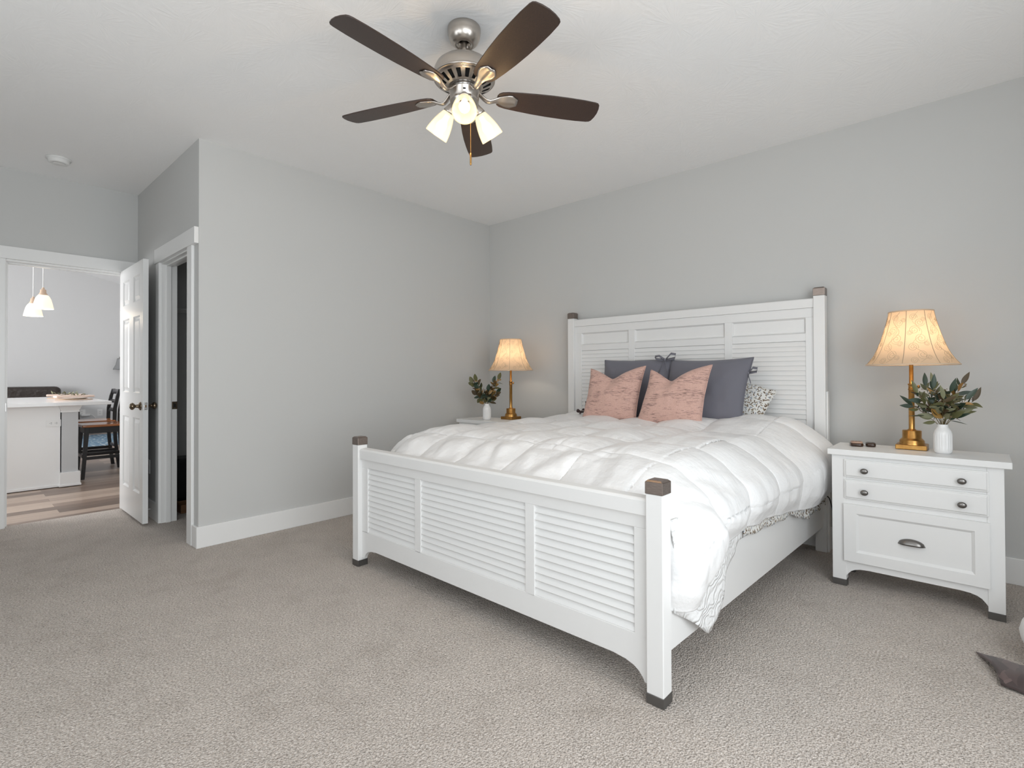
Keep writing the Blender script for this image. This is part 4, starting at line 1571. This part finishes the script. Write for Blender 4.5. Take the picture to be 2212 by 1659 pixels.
obj('body', slab(3.365, -0.43, 0.064, 0.085, 0.735, 0.754, 0.25), 'brown_gloss', cse)
k = slab(3.365, -0.43, 0.058, 0.079, 0.752, 0.760, 0.25, 0.9)
tp = obj('top_shell', k, 'rose_plastic', cse)
k = B()
for i in range(3):
    st = k.box(-0.022 + i * 0.016, -0.010 + i * 0.016, 0.010, 0.014, 0.7598, 0.7606)
k.tf(0, Matrix.Translation((3.365, -0.43, 0)) @ Matrix.Rotation(0.25, 4, 'Z'))
obj('slots', k, 'dark', tp)
k = slab(3.428, -0.405, 0.048, 0.075, 0.735, 0.757, 0.2, 0.55)
tag(recenter(obj('glasses_case', k, 'brown_gloss')), 'small glossy dark brown oval case beside the tan-topped handset', 'case')

# black power cord between bed and right nightstand
pts = []
for x, y, z in ((3.135, -0.16, 0.375), (3.170, -0.15, 0.365), (3.190, -0.16, 0.31), (3.205, -0.17, 0.25), (3.235, -0.18, 0.215), (3.275, -0.17, 0.205), (3.32, -0.16, 0.20), (3.36, -0.12, 0.16), (3.38, -0.09, 0.05), (3.39, -0.09, 0.006), (3.45, -0.08, 0.006)):
    pts.append(Vector((x, y, z)))
fine = []
for i in range(len(pts) - 1):
    p0, p1_, p2_, p3 = pts[max(0, i - 1)], pts[i], pts[i + 1], pts[min(len(pts) - 1, i + 2)]
    for j in range(6):
        t = j / 6
        fine.append(0.5 * ((2 * p1_) + (p2_ - p0) * t + (2 * p0 - 5 * p1_ + 4 * p2_ - p3) * t * t + (3 * p1_ - p0 - 3 * p2_ + p3) * t ** 3))
b = B()
b.tube(fine, 0.0035, 7)
tag(recenter(obj('power_cord', b, 'cable')), 'black power cord curving from the bed down behind the right nightstand', 'cord')

# ---------------------------------------------------------------- brown throw and white cushion at the right edge
NXg, NYg = 40, 26
rows = []
cs = [Vector((3.866, -1.070, 0)), Vector((3.935, -1.305, 0)), Vector((4.50, -1.42, 0)), Vector((4.50, -0.86, 0))]
for i in range(NXg):
    t = i / (NXg - 1)
    a_ = cs[0].lerp(cs[3], t)
    b_ = cs[1].lerp(cs[2], t)
    row = []
    for j in range(NYg):
        q = j / (NYg - 1)
        p = a_.lerp(b_, q)
        z = 0.012 + 0.016 * abs(math.sin(6 * t + 2.5 * q)) * (1 - abs(2 * q - 1) ** 3) + 0.008 * math.sin(19 * t + 8 * q) * smoothstep(0, 0.2, t)
        row.append((p.x + 0.012 * math.sin(PI * q), p.y - 0.045 * math.sin(PI * min(1, t * 2.6)) * (1 - q) ** 2, max(0.006, z)))
    rows.append(row)
b = B()
b.grid(rows)
tag(recenter(obj('throw_blanket', b, 'throw', solid=0.005)), 'brown patchwork throw lying crumpled on the carpet at the right edge', 'throw')
b = B()
prof = [(0.0001, 0.032), (0.15, 0.033), (0.215, 0.045), (0.245, 0.075), (0.25, 0.105), (0.24, 0.145), (0.20, 0.185), (0.12, 0.205), (0.0001, 0.21)]
b.lathe(prof, (4.248, -0.985, 0), 48, rfn=lambda r, z, a: r * (1 + 0.015 * math.sin(a * 9)))
tag(recenter(obj('floor_cushion', b, 'white_fabric')), 'white rounded cushion on the floor barely entering at the right edge', 'cushion')

# ---------------------------------------------------------------- kitchen seen through the entry door
isl = thing('kitchen_island', (-4.2, -3.8, 0.0), 'white kitchen island with grey corner column, seen through the entry doorway', 'kitchen island')
IX = -3.30
obj('panel', one(-5.2, IX, -4.9, -3.055, 0.0, 0.845), 'trim', isl)
obj('toe_trim', one(IX, IX + 0.010, -4.9, -3.05, 0.0, 0.022), 'trim', isl)
col = obj('column', one(-3.40, -3.268, -3.045, -2.915, 0.0, 0.845), 'column_grey', isl)
k = B()
k.box(-3.415, -3.252, -3.062, -2.898, 0.0, 0.145)
k.box(-3.42, -3.245, -3.068, -2.89, 0.0, 0.02)
obj('column_base', k, 'trim', col, bevel=0.002)
k = B()
k.hexa([(-3.405, -3.052, 0.79), (-3.262, -3.052, 0.79), (-3.262, -2.908, 0.79), (-3.405, -2.908, 0.79)],
       [(-3.43, -3.072, 0.845), (-3.245, -3.072, 0.845), (-3.245, -2.885, 0.845), (-3.43, -2.885, 0.845)])
k.box(-3.408, -3.259, -3.055, -2.905, 0.775, 0.79)
obj('capital', k, 'trim', col)
obj('countertop', one(-5.35, -3.19, -5.0, -2.645, 0.845, 0.882), 'counter', isl, bevel=0.003)


def outlet(name, axis, at, w, h, label, horiz=False):
    k = B()
    x, y, z = at
    k.box(x, x + 0.006, y - w / 2, y + w / 2, z - h / 2, z + h / 2, 0)
    for s in (-1, 1):
        oy, oz = (s * 0.021, 0) if horiz else (0, s * 0.021)
        for dy, dz, sy, sz in ((-0.006, 0.004, 0.0015, 0.005), (0.006, 0.004, 0.0015, 0.005), (0, -0.008, 0.002, 0.002)):
            if horiz:
                dy, dz, sy, sz = dz, dy, sz, sy
            k.box(x + 0.0055, x + 0.0065, y + oy + dy - sy, y + oy + dy + sy, z + oz + dz - sz, z + oz + dz + sz, 1)
    return tag(recenter(obj(name, k, ['plastic', 'dark'])), label, 'outlet')


outlet('outlet_plate', 0, (IX + 0.0002, -3.108, 0.665), 0.115, 0.07, 'white double outlet plate mounted sideways on the island panel', True)
outlet('outlet_plate', 0, (KX + 0.0002, -1.735, 0.42), 0.085, 0.13, 'white outlet plate on the far wall behind the bar stool backs')
outlet('outlet_plate', 0, (KX + 0.0002, -2.02, 0.43), 0.11, 0.13, 'white outlet plate with a plugged-in adapter, beside the grey island column')
ad = thing('power_adapter', (KX + 0.02, -1.99, 0.40), 'white plug adapter with its cord in the far wall outlet beside the column', 'adapter')
obj('plug', one(KX + 0.008, KX + 0.05, -2.04, -1.90, 0.36, 0.40), 'plastic', ad, bevel=0.006)
k = B()
k.tube([(KX + 0.04, -1.90, 0.38), (KX + 0.05, -1.86, 0.375), (KX + 0.05, -1.82, 0.33), (KX + 0.04, -1.80, 0.2), (KX + 0.05, -1.80, 0.02)], 0.006, 6)
obj('cord', k, 'plastic', ad)


# bar stools
def stool(root, ox, oy):
    sx, y0, y1 = 0.20, -0.20, 0.20           # the sitter faces -Y, the back is at +Y
    def pt(x, y, z):
        return (ox + x, oy + y, z)
    k = B()
    rows = []
    for i in range(13):
        u = -1 + i / 6
        row = []
        for j in range(13):
            v = -1 + j / 6
            row.append(pt(u * (0.215 - 0.012 * (v > 0.9)), v * 0.205, 0.605 - 0.012 * (1 - u * u) * (1 - v ** 4)))
        rows.append(row)
    k.grid(rows)
    obj('seat', k, 'stool_wood', root, solid=0.026, bevel=0.004)
    for s in (-1, 1):
        k = B()
        x = s * 0.185
        k.hexa([pt(x - 0.015, -0.215, 0), pt(x + 0.015, -0.215, 0), pt(x + 0.015, -0.185, 0), pt(x - 0.015, -0.185, 0)],
               [pt(x - 0.021, -0.185, 0.58), pt(x + 0.021, -0.185, 0.58), pt(x + 0.021, -0.143, 0.58), pt(x - 0.021, -0.143, 0.58)])
        obj('front_leg', k, 'black', root, bevel=0.002)
        k = B()
        prof = [(0.245, 0.0), (0.225, 0.15), (0.205, 0.35), (0.195, 0.58), (0.20, 0.75), (0.225, 0.90), (0.25, 0.99)]
        pts_ = [(y - 0.018, z) for y, z in prof] + [(y + 0.018, z) for y, z in prof[::-1]]
        k.prism([(oy + a, z) for a, z in pts_], 0, ox + x - 0.018, ox + x + 0.018)
        obj('rear_leg', k, 'black', root, bevel=0.002)
    k = B()
    k.box(ox - 0.185, ox + 0.185, oy - 0.18, oy - 0.155, 0.51, 0.58)
    k.box(ox - 0.185, ox + 0.185, oy + 0.18, oy + 0.20, 0.51, 0.58)
    k.box(ox - 0.195, ox - 0.17, oy - 0.16, oy + 0.19, 0.51, 0.58)
    k.box(ox + 0.17, ox + 0.195, oy - 0.16, oy + 0.19, 0.51, 0.58)
    obj('apron', k, 'black', root)
    k = B()
    for s in (-1, 1):
        k.box(ox + s * 0.185 - 0.011, ox + s * 0.185 + 0.011, oy - 0.19, oy + 0.22, 0.215, 0.25)
    k.box(ox - 0.185, ox + 0.185, oy - 0.205, oy - 0.185, 0.24, 0.275)
    k.box(ox - 0.185, ox + 0.185, oy + 0.205, oy + 0.225, 0.26, 0.295)
    obj('stretcher', k, 'black', root)
    for z0, z1, dy in ((0.70, 0.745, 0.197), (0.81, 0.855, 0.212), (0.925, 0.985, 0.238)):
        k = B()
        rows = []
        for i in range(11):
            u = -1 + i / 5
            rows.append([pt(u * 0.168, dy + 0.018 * (1 - u * u), z0), pt(u * 0.168, dy + 0.010 + 0.018 * (1 - u * u), z1)])
        k.grid(rows)
        obj('back_slat', k, 'black', root, solid=0.014)


s1 = thing('bar_stool', (-3.76, -2.635, -0.008), 'black bar stool with orange wood seat, the nearer one at the counter overhang', 'stool', 'bar stools at the island')
stool(s1, -3.76, -2.635)
dup(s1, (-4.44, -2.63, -0.008), 'black bar stool with orange wood seat, the farther one beyond the first stool')


# place settings
def setting(x, y, lab, rot):
    k = B()
    k.lathe([(0.0001, 0.8822), (0.165, 0.8822), (0.17, 0.886), (0.165, 0.889), (0.0001, 0.888)], (x, y, 0), 40)
    tag(recenter(obj('charger_plate', k, 'charger')), 'tan round charger, ' + lab, 'charger', 'chargers on the island')
    k = B()
    k.lathe([(0.0001, 0.8895), (0.08, 0.8895), (0.10, 0.893), (0.135, 0.906), (0.137, 0.908), (0.13, 0.907), (0.10, 0.897), (0.0001, 0.894)], (x, y, 0), 40)
    tag(recenter(obj('dinner_plate', k, 'ceramic')), 'white dinner plate on a charger, ' + lab, 'plate', 'plates on the island')
    k = B()
    st = k.box(-0.06, 0.06, -0.175, 0.175, 0.9075, 0.932)
    k.tf(st, Matrix.Translation((x, y, 0)) @ Matrix.Rotation(rot, 4, 'Z'))
    tag(recenter(obj('napkin', k, 'napkin', bevel=0.008)), 'folded blush napkin on a plate, ' + lab, 'napkin', 'napkins on the island')
    k = B()
    rs = random.Random(int(abs(x) * 100))
    pts_ = [Vector((x + 0.02, y - 0.12 + 0.24 * i / 8, 0.936 + 0.004 * math.sin(i))) for i in range(9)]
    k.tube(pts_, 0.0018, 5)
    for q in range(16):
        p = pts_[q // 2]
        leaf(k, p, (rs.uniform(-1, 1), rs.uniform(-0.3, 1), rs.uniform(0.1, 0.8)), (0, 0, 1), 0.05, 0.018, rs.choice([1, 2, 3, 3]), 0.1)
    tag(recenter(obj('sprig', k, LM, recalc=False)), 'green leafy sprig on a napkin, ' + lab, 'sprig', 'sprigs on the island')


setting(-3.95, -2.86, 'nearer setting on the island counter', 0.15)
setting(-4.62, -2.86, 'farther setting on the island counter', -0.1)


# pendants
def pendant(x, y, z, label):
    p = thing('pendant_lamp', (x, y, z), label, 'pendant lamp', 'pendants over the island')
    k = B()
    zt = zk(y) - 0.002
    k.tube([(x, y, z + 0.20), (x + 0.004, y, z + 0.6), (x, y, zt)], 0.004, 6)
    obj('cord', k, 'plastic', p)
    k = B()
    k.lathe([(0.0001, zt), (0.06, zt), (0.06, zt - 0.02), (0.02, zt - 0.03), (0.0001, zt - 0.03)], (x, y, 0), 24)
    obj('ceiling_plate', k, 'nickel', p)
    k = B()
    k.lathe([(0.0001, 0.225), (0.010, 0.222), (0.012, 0.205), (0.024, 0.200), (0.026, 0.170), (0.036, 0.150), (0.040, 0.143), (0.0001, 0.143)], (x, y, z), 24)
    obj('socket', k, 'charger', p)
    k = B()
    pf = [(0.036, 0.146), (0.050, 0.130), (0.064, 0.100), (0.074, 0.06), (0.082, 0.02), (0.086, 0.0)]
    k.lathe(pf, (x, y, z), 32)
    k.lathe([(r - 0.003, q) for r, q in pf][::-1], (x, y, z), 32)
    sh_ = obj('glass_shade', k, 'pendant_glass', p, recalc=False)
    k = B()
    k.ball((x, y, z + 0.065), (0.028, 0.028, 0.04), 8, 12)
    obj('bulb', k, 'bulb', sh_)
    bulb_light('pendant_light', (x, y, z - 0.01), 2.0, (1.0, 0.85, 0.65), 0.05)


pendant(-3.44, -3.178, 1.862, 'lit white glass pendant over the island, the nearer and higher-looking one at right')
pendant(-4.20, -3.19, 1.845, 'lit white glass pendant over the island, the farther lower-looking one at left')

# sofa, rug and sconce at the far wall
sf = thing('sofa', (-9.0, -3.4, 0.0), 'dark brown leather sofa against the far wall beyond the island', 'sofa')
obj('base', one(-9.45, -8.5, -4.87, -2.38, 0.08, 0.30), 'leather', sf, bevel=0.03)
for y in (-4.86, -3.62):
    obj('seat_cushion', one(-9.15, -8.5, y, y + 1.23, 0.30, 0.48), 'leather', sf, bevel=0.05, segs=4)
for y in (-4.87, -3.62):
    obj('back_cushion', one(-9.40, -9.12, y, y + 1.24, 0.40, 0.972), 'leather', sf, bevel=0.09, segs=5)
for y in (-5.07, -2.39):
    obj('armrest', one(-9.42, -8.5, y, y + 0.2, 0.08, 0.62), 'leather', sf, bevel=0.06, segs=4)
for x in (-9.3, -8.6):
    for y in (-4.8, -2.45):
        obj('leg', one(x - 0.03, x + 0.03, y - 0.03, y + 0.03, 0.0045, 0.09), 'black', sf)
tag(recenter(obj('area_rug', one(-9.2, -7.05, -4.2, -1.1, -0.008, 0.004), 'rug')), 'blue and white patterned rug on the plank floor beyond the bar stools', 'rug')
sc_ = thing('wall_sconce', (KX, -1.43, 1.3), 'grey flared wall light on the far kitchen wall beside the open door', 'wall light')
k = B()
k.lathe([(0.05, 1.52), (0.075, 1.40), (0.11, 1.33), (0.12, 1.30), (0.115, 1.30), (0.07, 1.40), (0.045, 1.52)], (KX + 0.13, -1.43, 0), 28)
obj('shade', k, 'grey_shade', sc_)
k = B()
k.tube([(KX + 0.001, -1.43, 1.5), (KX + 0.13, -1.43, 1.56), (KX + 0.13, -1.43, 1.50)], 0.012, 8)
k.lathe([(0.0001, 1.53), (0.05, 1.53), (0.05, 1.51), (0.0001, 1.51)], (KX + 0.13, -1.43, 0), 20)
obj('arm', k, 'pewter', sc_)
